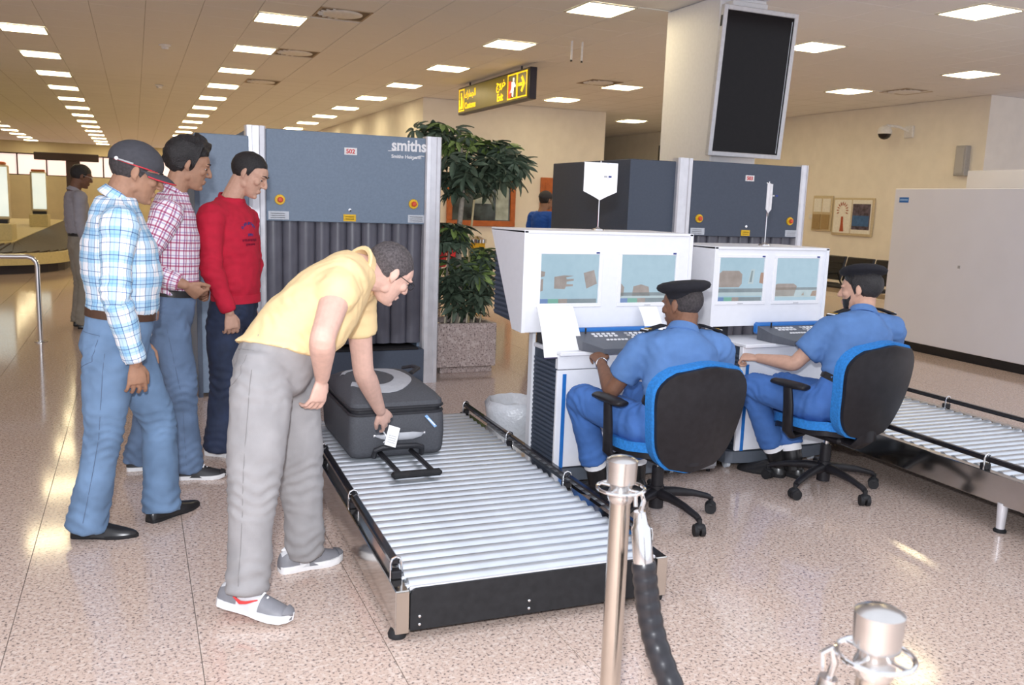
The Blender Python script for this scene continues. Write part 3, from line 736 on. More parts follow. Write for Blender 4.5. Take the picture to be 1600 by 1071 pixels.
console(CL1, 1.90, 2.968, 4.30, .84, 1.388, [(1.985, 2.385, .975, 1.285), (2.485, 2.885, .975, 1.285)], bx0=2.03, bx1=2.86)
console(CL2, 3.125, 3.985, 4.30, .845, 1.318, [(3.15, 3.52, .975, 1.275), (3.57, 3.94, .975, 1.275)], bx0=3.22, bx1=3.90)
# control keyboards on the shelves
def keyboard(label, x0, x1, y0, y1, z, seed):
    t = thing('control_keyboard', label, 'keyboard', ((x0 + x1) / 2, (y0 + y1) / 2, z))
    k = .42
    prof = [(y0, z + .010), (y0, z + .030), (y1, z + .085), (y1, z + .010)]
    c = .07
    vs = [(x0 + c, y0, z), (x1 - c, y0, z), (x1, y0 + c * 1.6, z), (x1, y1, z), (x0, y1, z), (x0, y0 + c * 1.6, z)]
    top = [(p[0], p[1], z + .026 + (p[1] - y0) / (y1 - y0) * .055) for p in vs]
    MB().add(vs + top, [(0, 1, 2, 3, 4, 5), (6, 7, 8, 9, 10, 11)] + [(i, (i + 1) % 6, 6 + (i + 1) % 6, 6 + i) for i in range(6)]).build('housing', 'key_panel', t, 0)
    MB().box(x0, x1, y1 - .002, y1 + .05, z + .03, z + .10, b=.012).build('blue_rail', 'console_blue', t)
    r = random.Random(seed); sl = .055 / (y1 - y0); M = Matrix.Rotation(math.atan(sl), 4, 'X')
    def key(u, v_, w_, d_, m):
        xx = x0 + (x1 - x0) * u; yy = y0 + (y1 - y0) * v_; zz = z + .026 + (yy - y0) * sl
        b = MB().box(-w_ / 2, w_ / 2, -d_ / 2, d_ / 2, -.001, .006, b=.0015); b.v = [(M @ p) + V((xx, yy, zz)) for p in b.v]; b.build('key', m, t, 0)
    for row, v_ in enumerate((.82, .70)):
        for i in range(5): key(.20 + i * .055, v_, .019, .016, 'key_white')
        for i in range(6): key(.56 + i * .055, v_, .019, .016, 'key_white' if i else 'ink_grey')
    for i in range(6): key(.28 + i * .04, .48, .016, .012, 'key_white')
    for row, v_ in enumerate((.58, .48)):
        for i in range(4): key(.58 + i * .05, v_, .017, .012, 'key_white')
    MB().cyl((x0 + .075, y1 - .03, z + .07), (x0 + .075, y1 - .03, z + .105), .005, n=8).build('key_switch', 'black_plastic', t)
    return t
keyboard('dark grey control keyboard with white keys under the papered console', 2.165, 2.73, 3.975, 4.23, .768, 1)
k2 = keyboard('dark grey control keyboard with red stop button beside the bearded officer', 3.42, 3.93, 3.98, 4.23, .773, 2)
MB().lathe([(0, .03), (.018, .028), (.02, .015), (.014, 0)], 16).build('stop_button', 'orange_red', k2).data.transform(Matrix.Translation((3.865, 4.185, .840)))
# hanging papers, clipped to the hood
def sheet(label, pts, name='paper_sheet'):
    t = thing(name, label, 'paper', pts[0])
    a, b, c, d = [V(p) for p in pts]   # top left, top right, bottom right, bottom left
    n = 6; vs = []; fs = []
    for j in range(n + 1):
        v_ = j / n
        l = a.lerp(d, v_); r = b.lerp(c, v_); s_ = V((0, -.012 * math.sin(PI * v_), 0))
        vs += [l + s_, r + s_]
    for j in range(n): fs.append((2 * j, 2 * j + 1, 2 * j + 3, 2 * j + 2))
    q = len(vs); vs += [p + V((0, .004, 0)) for p in vs]; fs += [tuple(i + q for i in f)[::-1] for f in fs]
    for j in range(n): fs += [(2 * j, 2 * j + 2, 2 * j + 2 + q, 2 * j + q), (2 * j + 1, 2 * j + 3, 2 * j + 3 + q, 2 * j + 1 + q)]
    fs += [(0, 1, 1 + q, q), (2 * n, 2 * n + 1, 2 * n + 1 + q, 2 * n + q)]
    MB().add(vs, fs).build('sheet', 'paper', t, 0)
    e = MB().tube([d + V((0, .002, -.004)), c + V((0, .002, -.004))], .005, 6); e.build('bottom_binder', 'paper_edge', t)
    return t
sheet('large white paper sheet hanging below the leftmost monitor', [(1.985, 4.292, .985), (2.20, 4.292, .985), (2.19, 4.11, .74), (1.955, 4.11, .735)])
sheet('narrow white paper sheet beside the flat-capped officer', [(2.62, 4.292, .975), (2.74, 4.292, .975), (2.76, 4.235, .83), (2.645, 4.235, .83)])
# pennant flags on the hoods
def pennant(label, x, y, z, w_, h0, hp, hgt, ang):
    t = thing('desk_flag', label, 'flag', (x, y, z))
    b = MB().lathe([(0, .0), (.038, .0), (.036, .006), (.012, .012), (.005, .02)], 20); b.v = [p + V((x, y, z)) for p in b.v]; b.build('base', 'chrome', t)
    MB().cyl((x, y, z + .01), (x, y, z + hgt), .0035, n=8).build('pole', 'chrome', t)
    R_ = Matrix.Rotation(ang, 3, 'Z'); top = z + hgt - .012
    MB().cyl(V((x, y, top)) + R_ @ V((-w_ / 2 - .005, 0, 0)), V((x, y, top)) + R_ @ V((w_ / 2 + .005, 0, 0)), .003, n=8).build('crossbar', 'chrome', t)
    n = 8; vs = []; fs = []
    for i in range(n + 1):
        u = -1 + 2 * i / n; zb = top - h0 - hp * (1 - abs(u)); wv = .006 * math.sin(u * 4) - .008
        for v_ in (0, .5, 1): vs.append(V((x, y, 0)) + R_ @ V((u * w_ / 2, wv, 0)) + V((0, 0, top + (zb - top) * v_)))
    for i in range(n):
        for j in range(2): a = i * 3 + j; fs.append((a, a + 1, a + 4, a + 3))
    q = len(vs); off = R_ @ V((0, .002, 0)); vs += [p + off for p in vs]; fs += [tuple(i + q for i in f)[::-1] for f in fs]
    fl_ = MB().add(vs, fs); fl_.build('pennant', 'silk_white', t)
    if w_ > .1:
        for k, (u, m_) in enumerate(((.24, 'ink_blue'), (.10, 'ink_grey'))):
            MB().box(x + u * w_ - .005, x + u * w_ + .012, y - .020, y - .016, top - h0 * .50, top - h0 * .44).build('emblem', m_, t, 0)
    return t
pennant('white pointed pennant flag standing on the papered console', 2.50, 4.60, 1.392, .215, .165, .05, .40, 0)
pennant('narrow white pennant flag seen edge-on, on the console by the bearded officer', 3.68, 4.55, 1.322, .20, .16, .05, .40, math.radians(44))
# grey drawer pedestal
pd = thing('drawer_pedestal', 'grey metal drawer pedestal between the two consoles', 'drawer unit', (3.03, 4.3, 0))
MB().box(2.925, 3.12, 4.14, 4.55, .02, .62, b=.006).build('body', 'drawer_grey', pd, 0)
for z0, z1 in ((.04, .33), (.34, .47), (.48, .61)):
    d_ = MB().box(2.93, 3.115, 4.125, 4.14, z0, z1, b=.003).build('drawer', 'drawer_grey', pd, 0); MB().box(2.97, 3.05, 4.115, 4.126, z1 - .03, z1 - .018).build('handle', 'label_silver', d_, 0)
for xx in (2.95, 3.09):
    for yy in (4.17, 4.52): MB().cyl((xx, yy, 0), (xx, yy, .025), .012, n=10).build('foot', 'black_rubber', pd)
# ------------------------------------------------------------------ office chairs
def slab(fn, nu, nv, th):
    """closed slab from a surface fn(u, v) -> (point, normal); th front and back offset"""
    vs = []; fs = []
    for s_ in (0, 1):
        for j in range(nv + 1):
            for i in range(nu + 1):
                p, nrm = fn(i / nu * 2 - 1, j / nv); vs.append(p + nrm * th[s_])
    q = (nu + 1) * (nv + 1)
    for j in range(nv):
        for i in range(nu):
            a = j * (nu + 1) + i; fs.append((a, a + 1, a + nu + 2, a + nu + 1)); fs.append((a + q, a + nu + 1 + q, a + nu + 2 + q, a + 1 + q))
    for i in range(nu): a = nv * (nu + 1) + i; fs.append((i, i + q, i + 1 + q, i + 1)); fs.append((a, a + 1, a + 1 + q, a + q))
    for j in range(nv): a = j * (nu + 1); b = a + nu; fs.append((a, a + nu + 1, a + nu + 1 + q, a + q)); fs.append((b, b + q, b + nu + 1 + q, b + nu + 1))
    return MB().add(vs, fs)
def office_chair(label, loc, ang, base_ang, bdz=0.0):
    t = thing('office_chair', label, 'chair', (0, 0, 0)); BASE[t] = V((0, 0, 0))
    for k in range(5):
        a = base_ang - ang + k * 2 * PI / 5; d = V((math.cos(a), math.sin(a), 0)); s_ = V((-d.y, d.x, 0))
        secs = []
        for u, zc, hw, hh in ((.02, .125, .028, .030), (.10, .125, .024, .024), (.20, .112, .021, .018), (.28, .092, .019, .015), (.30, .082, .017, .016)):
            secs.append((d * u + V((0, 0, zc)), s_, V((0, 0, 1)), hw, hh))
        lg = MB().loft(secs, 10).build('base_arm', 'black_plastic', t, 50)
        p = d * .305; cs = MB()
        ca = a + 1.1; cd = V((math.cos(ca), math.sin(ca), 0))
        cs.cyl(p + cd * -.026 + V((0, 0, .029)), p + cd * -.006 + V((0, 0, .029)), .029, n=16); cs.cyl(p + cd * .006 + V((0, 0, .029)), p + cd * .026 + V((0, 0, .029)), .029, n=16)
        cs.tube([p + V((0, 0, .03)), p + V((0, 0, .085))], .012, 8); cs.ell(p + V((0, 0, .045)), (.028, .028, .020))
        cs.build('caster', 'black_rubber', lg, 40)
    MB().cyl((0, 0, .05), (0, 0, .165), .036, n=18).build('hub', 'black_plastic', t)
    MB().cyl((0, 0, .15), (0, 0, .26), .030, n=18).build('column_cover', 'black_plastic', t); MB().cyl((0, 0, .25), (0, 0, .33), .014, n=14).build('gas_lift', 'chrome', t)
    MB().box(-.09, .09, -.16, .12, .300, .342, b=.015).build('tilt_mechanism', 'black_plastic', t)
    MB().tube([(.09, .02, .32), (.25, .04, .32), (.29, .04, .315)], [.006, .006, .012], 8, dome=True).build('lever', 'black_plastic', t)
    # seat
    def outl(u, v_, W_, D_, z0, crown):
        # squircle mapping
        yy = (v_ - .5) * 2; xx = u
        k = (1 - .5 * yy * yy * .42) ; k2 = (1 - .5 * xx * xx * .42)
        px = xx * k * W_; py = yy * k2 * D_
        return V((px, py + .02, z0 + crown * (1 - xx * xx) * .4 - .03 * max(0, yy - .55) ** 2 * 4 + .025 * max(0, -yy - .5) + .02 * abs(xx) ** 3))
    slab(lambda u, v_: (outl(u, v_, .255, .24, .362, .02), V((0, 0, 1))), 12, 12, (.0, .048)).build('seat_cushion', 'blue_fabric', t, 60)
    slab(lambda u, v_: (outl(u * .97, .015 + v_ * .97, .250, .235, .334, .015), V((0, 0, 1))), 12, 12, (0, .034)).build('seat_shell', 'black_plastic', t, 60)
    # backrest: reclined, wrapped round the sitter, wide at the top
    rec = math.radians(13)
    def back(u, v_, sc, extra=0.0):
        e = abs(2 * v_ - 1); hw = (max(0.0, 1 - e ** 3.4)) ** (1 / 2.4) if e < 1 else 0
        hw = (.10 + .90 * hw) * (.205 + .075 * min(1, v_ * 1.25)) * sc
        h = (v_ - .5) * (.56 * sc) + .28
        x = u * hw; c = 1 - (1 - u * u) ; zz = .300 + bdz + h * math.cos(rec)
        bow = .025 * math.sin(PI * min(1, v_ * 1.1)) * -1 + .055 * (u * u) * (hw / .27) ** 2
        yy = -.235 - h * math.sin(rec) - bow * -1 * 1.0 + .02 - .035 * max(0, .25 - v_)
        return V((x, yy, zz))
    nrm = V((0, -math.cos(rec), -math.sin(rec) * .5)).normalized()
    slab(lambda u, v_: (back(u, v_, 1.0), nrm), 16, 20, (-.035, .018)).build('back_cushion', 'blue_fabric', t, 60)
    slab(lambda u, v_: (back(u, v_, .955), nrm), 16, 20, (.012, .040)).build('back_shell', 'black_plastic', t, 60)
    MB().loft([(V((0, -.10, .318)), V((1, 0, 0)), V((0, 0, 1)), .06, .022), (V((0, -.22, .315)), V((1, 0, 0)), V((0, 0, 1)), .07, .028), (V((0, -.262, .36)), V((1, 0, 0)), V((0, .7, .7)), .075, .030), (V((0, -.262, .44)), V((1, 0, 0)), V((0, 1, 0)), .06, .02)], 14).build('back_bracket', 'black_plastic', t, 50)
    for sx_ in (-1, 1):
        b = MB().tube([(sx_ * .17, .03, .335), (sx_ * .25, .03, .325), (sx_ * .288, .025, .36), (sx_ * .290, .03, .50), (sx_ * .285, .05, .60)], [(.018, .03), (.018, .03), (.02, .034), (.018, .034), (.016, .030)], 10, ref=(0, 0, 1))
        ar = b.build('arm_post', 'black_plastic', t, 50)
        pad = MB().loft([(V((sx_ * .283, y_, .615 + dz)), V((1, 0, 0)), V((0, 0, 1)), w_, h_) for y_, w_, h_, dz in ((-.085, .022, .008, .002), (-.075, .036, .016, 0), (-.02, .042, .020, 0), (.08, .040, .019, 0), (.15, .034, .016, -.002), (.165, .018, .008, -.004))], 14)
        pad.build('arm_pad', 'black_plastic', ar, 60)
    t.location = loc; t.rotation_euler = (0, 0, ang)
    return t
office_chair('swivel office chair, black and blue, carrying the officer in the flat cap', (2.365, 3.60, 0), math.radians(3), math.radians(-80))
office_chair('swivel office chair, black and blue, carrying the bearded officer', (3.53, 3.70, 0), math.radians(6), math.radians(-88), .045)

# ------------------------------------------------------------------ suitcase on the rollers
def rrect(x0, x1, z0, z1, r, n=5):
    pts = []
    for cx, cz, a0 in ((x1 - r, z1 - r, 0), (x0 + r, z1 - r, 90), (x0 + r, z0 + r, 180), (x1 - r, z0 + r, 270)):
        for k in range(n + 1):
            a = math.radians(a0 + 90 * k / n); pts.append((cx + r * math.cos(a), cz + r * math.sin(a)))
    return pts
sc = thing('suitcase', 'large dark grey soft suitcase lying on the roller conveyor', 'suitcase', (1.22, 4.6, .212))
zb = .213
def ringloft(levels, n=6):      # levels: (z, x0, x1, y0, y1, r)
    vs = []; fs = []; m = None
    for z, x0, x1, y0, y1, r in levels:
        pts = rrect(x0, x1, y0, y1, r, n); m = len(pts); vs += [(a, b, z) for a, b in pts]
    for i in range(len(levels) - 1):
        for k in range(m): fs.append((i * m + k, i * m + (k + 1) % m, (i + 1) * m + (k + 1) % m, (i + 1) * m + k))
    fs += [tuple(range(m))[::-1], tuple(range((len(levels) - 1) * m, len(levels) * m))]
    return MB().add(vs, fs)
X0, X1, Y0, Y1 = .965, 1.465, 4.26, 4.98
ringloft([(zb, X0 + .03, X1 - .03, Y0 + .03, Y1 - .03, .03), (zb + .012, X0 + .008, X1 - .008, Y0 + .008, Y1 - .008, .04), (zb + .04, X0, X1, Y0, Y1, .045), (zb + .12, X0 - .004, X1 + .004, Y0 - .004, Y1 + .004, .045), (zb + .215, X0, X1, Y0, Y1, .045), (zb + .235, X0 + .008, X1 - .008, Y0 + .008, Y1 - .008, .045)]).build('body', 'case_fabric', sc, 50)
for dz in (.232, .262):
    p = rrect(X0 + .004, X1 - .004, Y0 + .004, Y1 - .004, .05, 6); MB().tube([(a, b, zb + dz) for a, b in p], .008, 6, closed=True).build('zip_band', 'case_trim', sc)
ringloft([(zb + .232, X0 + .012, X1 - .012, Y0 + .012, Y1 - .012, .05), (zb + .268, X0 + .010, X1 - .010, Y0 + .010, Y1 - .010, .05)]).build('gusset', 'case_trim', sc, 50)
lid = ringloft([(zb + .266, X0 + .004, X1 - .004, Y0 + .004, Y1 - .004, .05), (zb + .290, X0 + .006, X1 - .006, Y0 + .008, Y1 - .006, .05), (zb + .315, X0 + .025, X1 - .025, Y0 + .06, Y1 - .03, .06), (zb + .345, X0 + .06, X1 - .06, Y0 + .16, Y1 - .09, .08), (zb + .355, X0 + .12, X1 - .12, Y0 + .26, Y1 - .16, .08)])
lid_o = lid.build('lid', 'case_fabric', sc, 50)
from mathutils.bvhtree import BVHTree
lid_bv = BVHTree.FromPolygons([v.co for v in lid_o.data.vertices], [p.vertices[:] for p in lid_o.data.polygons])
def lidz(x, y):
    h = lid_bv.ray_cast(V((x, y, 1.0)) - BASE[sc], V((0, 0, -1))); return (h[0].z + BASE[sc].z) if h[0] else zb + .30
cres_o = []; cres_i = []
cx, cy = 1.18, 4.62
for k in range(25):
    a = math.radians(-150 + 300 * k / 24); cres_o.append((cx + .19 * math.cos(a), cy + .27 * math.sin(a)))
    cres_i.append((cx - .030 + .130 * math.cos(a), cy + .02 + .20 * math.sin(a)))
vs = []; fs = []
NR = 5
for a, b in zip(cres_o, cres_i):
    for j in range(NR): p = (a[0] + (b[0] - a[0]) * j / (NR - 1), a[1] + (b[1] - a[1]) * j / (NR - 1)); vs.append((p[0], p[1], lidz(*p) + .004))
q = len(vs); vs += [(p[0], p[1], p[2] - .008) for p in vs]
for k in range(24):
    for j in range(NR - 1): a = k * NR + j; fs += [(a, a + 1, a + NR + 1, a + NR), (a + q, a + NR + q, a + NR + 1 + q, a + 1 + q)]
    for j in (0, NR - 1): a = k * NR + j; fs.append((a, a + NR, a + NR + q, a + q))
MB().add(vs, fs).build('crescent_patch', 'case_silver', sc, 0)
gh = MB().tube([(1.10, 4.258, .335), (1.115, 4.235, .335), (1.16, 4.222, .335), (1.28, 4.222, .335), (1.325, 4.235, .335), (1.34, 4.258, .335)], [(.006, .012), (.012, .008), (.020, .008), (.020, .008), (.012, .008), (.006, .012)], 10, ref=(0, 0, 1)).build('grab_handle', 'case_silver', sc)
for xx in (1.088, 1.352): MB().ell((xx, 4.256, .335), (.009, .006, .009)).build('rivet', 'chrome', gh)
MB().tube([(1.13, 4.245, .36), (1.145, 4.205, .33), (1.13, 4.235, .305)], .004, 6).build('cable_tie', 'ink_white', gh)
tr = MB().tube([(1.085, 4.262, .225), (1.09, 4.24, .265), (1.12, 4.225, .28), (1.21, 4.222, .283), (1.30, 4.225, .28), (1.335, 4.24, .265), (1.34, 4.262, .225)], .014, 8).build('handle_surround', 'case_trim', sc)
ph = MB().box(1.105, 1.130, 3.88, 4.27, .236, .254, b=.004).box(1.27, 1.295, 3.88, 4.27, .236, .254, b=.004)
pl = ph.build('pull_handle', 'black_plastic', sc, 0); MB().box(1.072, 1.318, 3.845, 3.888, .232, .262, b=.010).build('handle_grip', 'black_rubber', pl)
MB().prism([(1.350, .425), (1.363, .431), (1.418, .368), (1.405, .361)], Y0 - .010, Y0 - .004, 'y').build('brand_badge', 'case_blue', sc, 0)
MB().prism([(1.366, .411), (1.371, .415), (1.409, .376), (1.404, .372)], Y0 - .012, Y0 - .0095, 'y').build('badge_letters', 'ink_white', sc, 0)
for xx, yy, zz in ((X0 + .02, 4.50, .50), (X1 - .045, 4.36, .51)): MB().tube([(xx, yy, zz), (xx + .03, yy - .05, zz - .03), (xx + .02, yy - .09, zz - .045)], .004, 6).build('zip_pull', 'chrome', sc)
for xx in (X0 + .06, X1 - .06):
    MB().cyl((xx - .015, Y1 + .01, zb + .05), (xx + .015, Y1 + .01, zb + .05), .035, n=14).build('wheel', 'black_rubber', sc)
MB().tube([(X1 - .03, 4.80, zb + .33), (X1 + .03, 4.86, zb + .345), (X1 + .02, 4.93, zb + .345), (X1 - .03, 4.97, zb + .33)], [(.010, .018)] * 4, 8).build('top_grip', 'case_trim', sc)
# ------------------------------------------------------------------ waste bin with bag
bn = thing('waste_bin', 'waste bin lined with crumpled white plastic bag behind the conveyor', 'waste bin', (2.13, 4.86, 0))
def binlathe(prof, m, nm, amp, n=32):
    b = MB().lathe(prof, n)
    b.v = [V((p.x, p.y, p.z)) * 1.0 + V((p.x, p.y, 0)) * amp * noise.noise(p * 14) + V((0, 0, amp * .25 * noise.noise(p * 18))) for p in b.v]
    b.v = [p + V((2.13, 4.86, 0)) for p in b.v]; return b.build(nm, m, bn, 60)
binlathe([(0, 0), (.12, 0), (.125, .01), (.145, .27), (.150, .275), (.146, .28), (.138, .27), (.118, .02), (0, .02)], 'bin_grey', 'bucket', 0)
binlathe([(.152, .06), (.175, .15), (.19, .24), (.19, .31), (.165, .335), (.146, .31), (.125, .20), (.06, .15), (0.001, .14)], 'plastic_bag', 'bag_liner', .10)
o = MB().ell((2.09, 4.83, .24), (.05, .045, .03)); o.v = [p + V((1, 1, 1)) * .02 * noise.noise(p * 30) for p in o.v]
tag(sbase(o.build('crumpled_paper', 'paper')), 'crumpled white paper lying in the plastic-lined bin', 'paper')
# ------------------------------------------------------------------ planter and tree
pt = thing('planter', 'square pink granite planter box beside the grey scanner', 'planter', (2.73, 7.58, 0))
MB().box(2.47, 2.97, 7.36, 7.80, 0, .06, b=.004).build('foot_block', 'planter_granite', pt, 0)
b = MB(); b.box(2.43, 2.99, 7.32, 7.37, .06, .455, b=.004).box(2.43, 2.99, 7.79, 7.84, .06, .455, b=.004).box(2.43, 2.48, 7.37, 7.79, .06, .455, b=.004).box(2.94, 2.99, 7.37, 7.79, .06, .455, b=.004)
b.build('stone_walls', 'planter_granite', pt, 0); MB().box(2.47, 2.95, 7.36, 7.80, .05, .40).build('soil', 'soil', pt, 0)
tree = thing('potted_tree', 'tall leafy indoor tree with drooping leaves and a stake', 'plant', (2.70, 7.58, .38))
MB().tube([(2.70, 7.58, .38), (2.71, 7.57, .8), (2.69, 7.58, 1.2), (2.72, 7.57, 1.6), (2.70, 7.58, 2.0)], [.026, .03, .025, .022, .012], 10).build('trunk', 'trunk', tree)
MB().tube([(2.80, 7.54, .38), (2.79, 7.55, 1.1), (2.82, 7.54, 1.55)], .010, 8).build('stake', 'stake_wood', tree)
MB().tube([(2.60, 7.60, .38), (2.58, 7.56, .8), (2.60, 7.55, 1.1)], .012, 8).build('side_stem', 'trunk', tree); MB().tube([(2.84, 7.6, .38), (2.9, 7.58, .8), (2.92, 7.56, 1.0)], .012, 8).build('side_stem', 'trunk', tree)
for k in range(6):
    xx = 2.52 + .07 * k; MB().tube([(xx, 7.42 + .02 * (k % 3), .39), (xx + .01, 7.42, .50 + .05 * (k % 2))], .008, 7).build('bamboo_peg', 'bamboo', tree)
def whorl(m, seed, nl, L_):
    r = random.Random(seed); vs = []; fs = []
    for k in range(nl):
        a = 2 * PI * k / nl + r.uniform(-.2, .2); droop = r.uniform(.35, .8); ln = L_ * r.uniform(.8, 1.1); wd = ln * .17
        d = V((math.cos(a), math.sin(a), 0)); s_ = V((-d.y, d.x, 0)); b = len(vs)
        prev = None
        for i, (u, wf) in enumerate(((.12, .15), (.35, .8), (.62, 1.0), (.85, .6), (1.0, .02))):
            c = d * (ln * u) + V((0, 0, -droop * ln * u * u * .8 + .1 * ln * u))
            vs += [c - s_ * wd * wf + V((0, 0, .006)), c + V((0, 0, -.004)), c + s_ * wd * wf + V((0, 0, .006))]
            if i:
                q = b + (i - 1) * 3; fs += [(q, q + 1, q + 4, q + 3), (q + 1, q + 2, q + 5, q + 4)]
    bmesh_ = MB().add(vs, fs); me = bmesh_.mesh('leaf', fix=False); return me
leafs = [whorl('leaf_green', s_, 7, .15) for s_ in range(4)]
lm = []
for i, me in enumerate(leafs):
    me.polygons.foreach_set('use_smooth', [True] * len(me.polygons)); me.materials.append(MATS['leaf_green'])
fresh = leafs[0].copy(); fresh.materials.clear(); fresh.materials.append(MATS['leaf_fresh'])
r = random.Random(11)
def leafcloud(n, c, rad, lowbias=0.0):
    for _ in range(n):
        while True:
            p = V((r.uniform(-1, 1), r.uniform(-1, 1), r.uniform(-1, 1)))
            if .25 < p.length < 1: break
        q = V((c[0] + p.x * rad[0], c[1] + p.y * rad[1], c[2] + p.z * rad[2]))
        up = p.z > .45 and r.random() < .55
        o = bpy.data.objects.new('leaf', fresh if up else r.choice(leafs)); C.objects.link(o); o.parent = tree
        o.location = q - V(BASE[tree]); out = math.atan2(p.y, p.x)
        o.rotation_euler = (r.uniform(-.5, .5) - p.y * .5, r.uniform(-.4, .4) + p.x * .6, r.uniform(0, 6.28)); s_ = r.uniform(.8, 1.25); o.scale = (s_, s_, s_)
leafcloud(140, (2.84, 7.62, 1.85), (.48, .42, .28))
leafcloud(18, (3.15, 7.60, 1.90), (.24, .2, .14))
leafcloud(16, (2.55, 7.75, 2.14), (.26, .2, .10))
leafcloud(22, (2.58, 7.52, 1.22), (.20, .18, .12))
leafcloud(75, (2.76, 7.56, .78), (.27, .24, .26))
leafcloud(14, (2.98, 7.58, 1.0), (.14, .12, .10))
rd = thing('pillar_post', 'yellow padded post standing behind the plant', 'post', (4.55, 12.0, 0))
MB().cyl((4.55, 12, 0), (4.55, 12, .95), .12, n=18).build('post', 'yellow_paint', rd); MB().lathe([(.14, .95), (.14, 1.0), (.05, 1.04), (0, 1.05)], 18).build('cap', 'chrome', rd).data.transform(Matrix.Translation((4.55, 12, 0)))
ex = thing('fire_extinguisher', 'red fire extinguisher on a stand just behind the scanner post', 'fire extinguisher', (3.40, 10.2, 0))
MB().lathe([(0, .74), (.065, .74), (.07, .76), (.07, 1.12), (.05, 1.18), (.03, 1.20), (.03, 1.22), (0, 1.22)], 20, None).build('cylinder', 'red_paint', ex); MB().box(-.03, .06, -.012, .012, 1.22, 1.27, b=.006).build('valve_handle', 'black_plastic', ex); MB().cyl((0, 0, .01), (0, 0, .75), .02).build('stand_pole', 'steel', ex); MB().cyl((0, 0, 0), (0, 0, .02), .16, n=24).build('stand_base', 'steel', ex)
for ch in ex.children: ch.data.transform(Matrix.Translation((3.40, 10.2, 0)))
# ------------------------------------------------------------------ stanchions and rope
def stanchion(label, x, y, hook_ang):
    t = thing('stanchion', label, 'stanchion', (x, y, 0)); sh = V((x, y, 0))
    def L_(prof, m, nm, n=32):
        b = MB().lathe(prof, n); b.v = [p + sh for p in b.v]; return b.build(nm, m, t, 30)
    L_([(0, 0), (.165, 0), (.165, .012), (.15, .022), (.06, .035), (.030, .05)], 'steel', 'base_plate')
    L_([(.0265, .03), (.0265, .815)], 'steel_brushed', 'pole')
    L_([(.028, .79), (.033, .80), (.033, .815), (.0285, .825), (.0285, .838), (.037, .842), (.0395, .895), (.0395, .900), (.030, .906), (.012, .910), (0, .911)], 'satin_metal', 'cap')
    ring = MB().tube([(x + .060 * math.cos(a), y + .060 * math.sin(a), .826) for a in [2 * PI * k / 32 for k in range(32)]], .0045, 8, closed=True).build('hook_ring', 'chrome', t)
    for k in range(4):
        a = hook_ang + k * PI / 2; MB().cyl((x + .028 * math.cos(a), y + .028 * math.sin(a), .826), (x + .060 * math.cos(a), y + .060 * math.sin(a), .826), .004, n=8).build('ring_spoke', 'chrome', ring)
    return t
S1 = (1.115, 1.86); S2 = (1.085, .985)
stanchion('polished stanchion post with black rope in front of the conveyor', *S1, .5); stanchion('polished stanchion cap nearest the camera at lower right', *S2, .2)
rp = thing('barrier_rope', 'black wrapped barrier rope with chrome end hanging from the stanchion', 'rope', (1.14, 1.80, .1))
a = V((S1[0] + .018, S1[1] - .066, .785)); z_ = V((S2[0] - .066, S2[1] + .03, .785))
pts = []
ctrl = [a, a + V((.012, -.012, -.13)), V((1.165, 1.735, .46)), V((1.20, 1.60, .27)), V((1.12, 1.36, .24)), V((.98, 1.14, .46)), z_ + V((-.012, .012, -.13)), z_]
def catmull(P, n=8):
    out = []
    for i in range(len(P) - 1):
        p0 = P[max(i - 1, 0)]; p1 = P[i]; p2 = P[i + 1]; p3 = P[min(i + 2, len(P) - 1)]
        for k in range(n):
            t_ = k / n; out.append(.5 * ((2 * p1) + (p2 - p0) * t_ + (2 * p0 - 5 * p1 + 4 * p2 - p3) * t_ * t_ + (3 * p1 - p0 - 3 * p2 + p3) * t_ ** 3))
    out.append(P[-1].copy()); return out
path = catmull(ctrl, 24)
MB().tube(path[24:-24], [.0290 + .0030 * abs(math.sin(i * .78)) for i in range(len(path) - 48)], 16).build('rope', 'rope_black', rp, 60)
for (p, q) in ((path[0], path[24]), (path[-1], path[-25])):
    e = MB().tube([p, p.lerp(q, .25), p.lerp(q, .32), p.lerp(q, 1.1)], [.015, .018, .024, .026], 20).build('end_ferrule', 'chrome', rp)
    MB().tube([p + V((0, 0, -.01)), p + V((.010, .0, .025)), p + V((.004, .004, .048)), p + V((-.010, .008, .040)), p + V((-.010, .004, .012))], .006, 8).build('snap_hook', 'chrome', e)
# ------------------------------------------------------------------ white cabinet block, wall things on the right
cb = thing('white_cabinet', 'large pale grey-white metal cabinet standing behind the second conveyor', 'cabinet', (9.0, 6.2, 0))
Mc = Matrix.Translation((8.28, 7.95, 0)) @ Matrix.Rotation(math.radians(-2.5), 4, 'Z')
def cbx(x0, x1, y0, y1, z0, z1, nm, m, bv=.006):
    b = MB().box(x0, x1, y0, y1, z0, z1, b=bv); b.v = [Mc @ p for p in b.v]; return b.build(nm, m, cb, 0)
cbx(0, 1.3, -3.6, 0, .10, 1.86, 'body', 'cabinet_white'); cbx(.02, 1.28, -3.58, -.02, 0, .10, 'plinth', 'black_plastic'); cbx(-.004, 0, -.22, -.08, 1.70, 1.76, 'maker_plate', 'console_blue', 0); cbx(-.006, -.003, -1.05, -1.02, 1.0, 1.03, 'lock', 'drawer_grey', 0)
cbx(-.006, -.003, -.21, -.09, 1.722, 1.740, 'plate_print', 'case_blue', 0)
tb = tag(sbase(MB().box(9.72, 10.9, 4.4, 8.2, 0, 2.14, b=.006).build('tall_cabinet', 'cabinet_white', smooth=0)), 'taller white cabinet top showing behind the large cabinet', 'cabinet')
dm = thing('dome_camera', 'white security dome camera on an arm from the wall', 'security camera', (13.1, 12.7, 2.85))
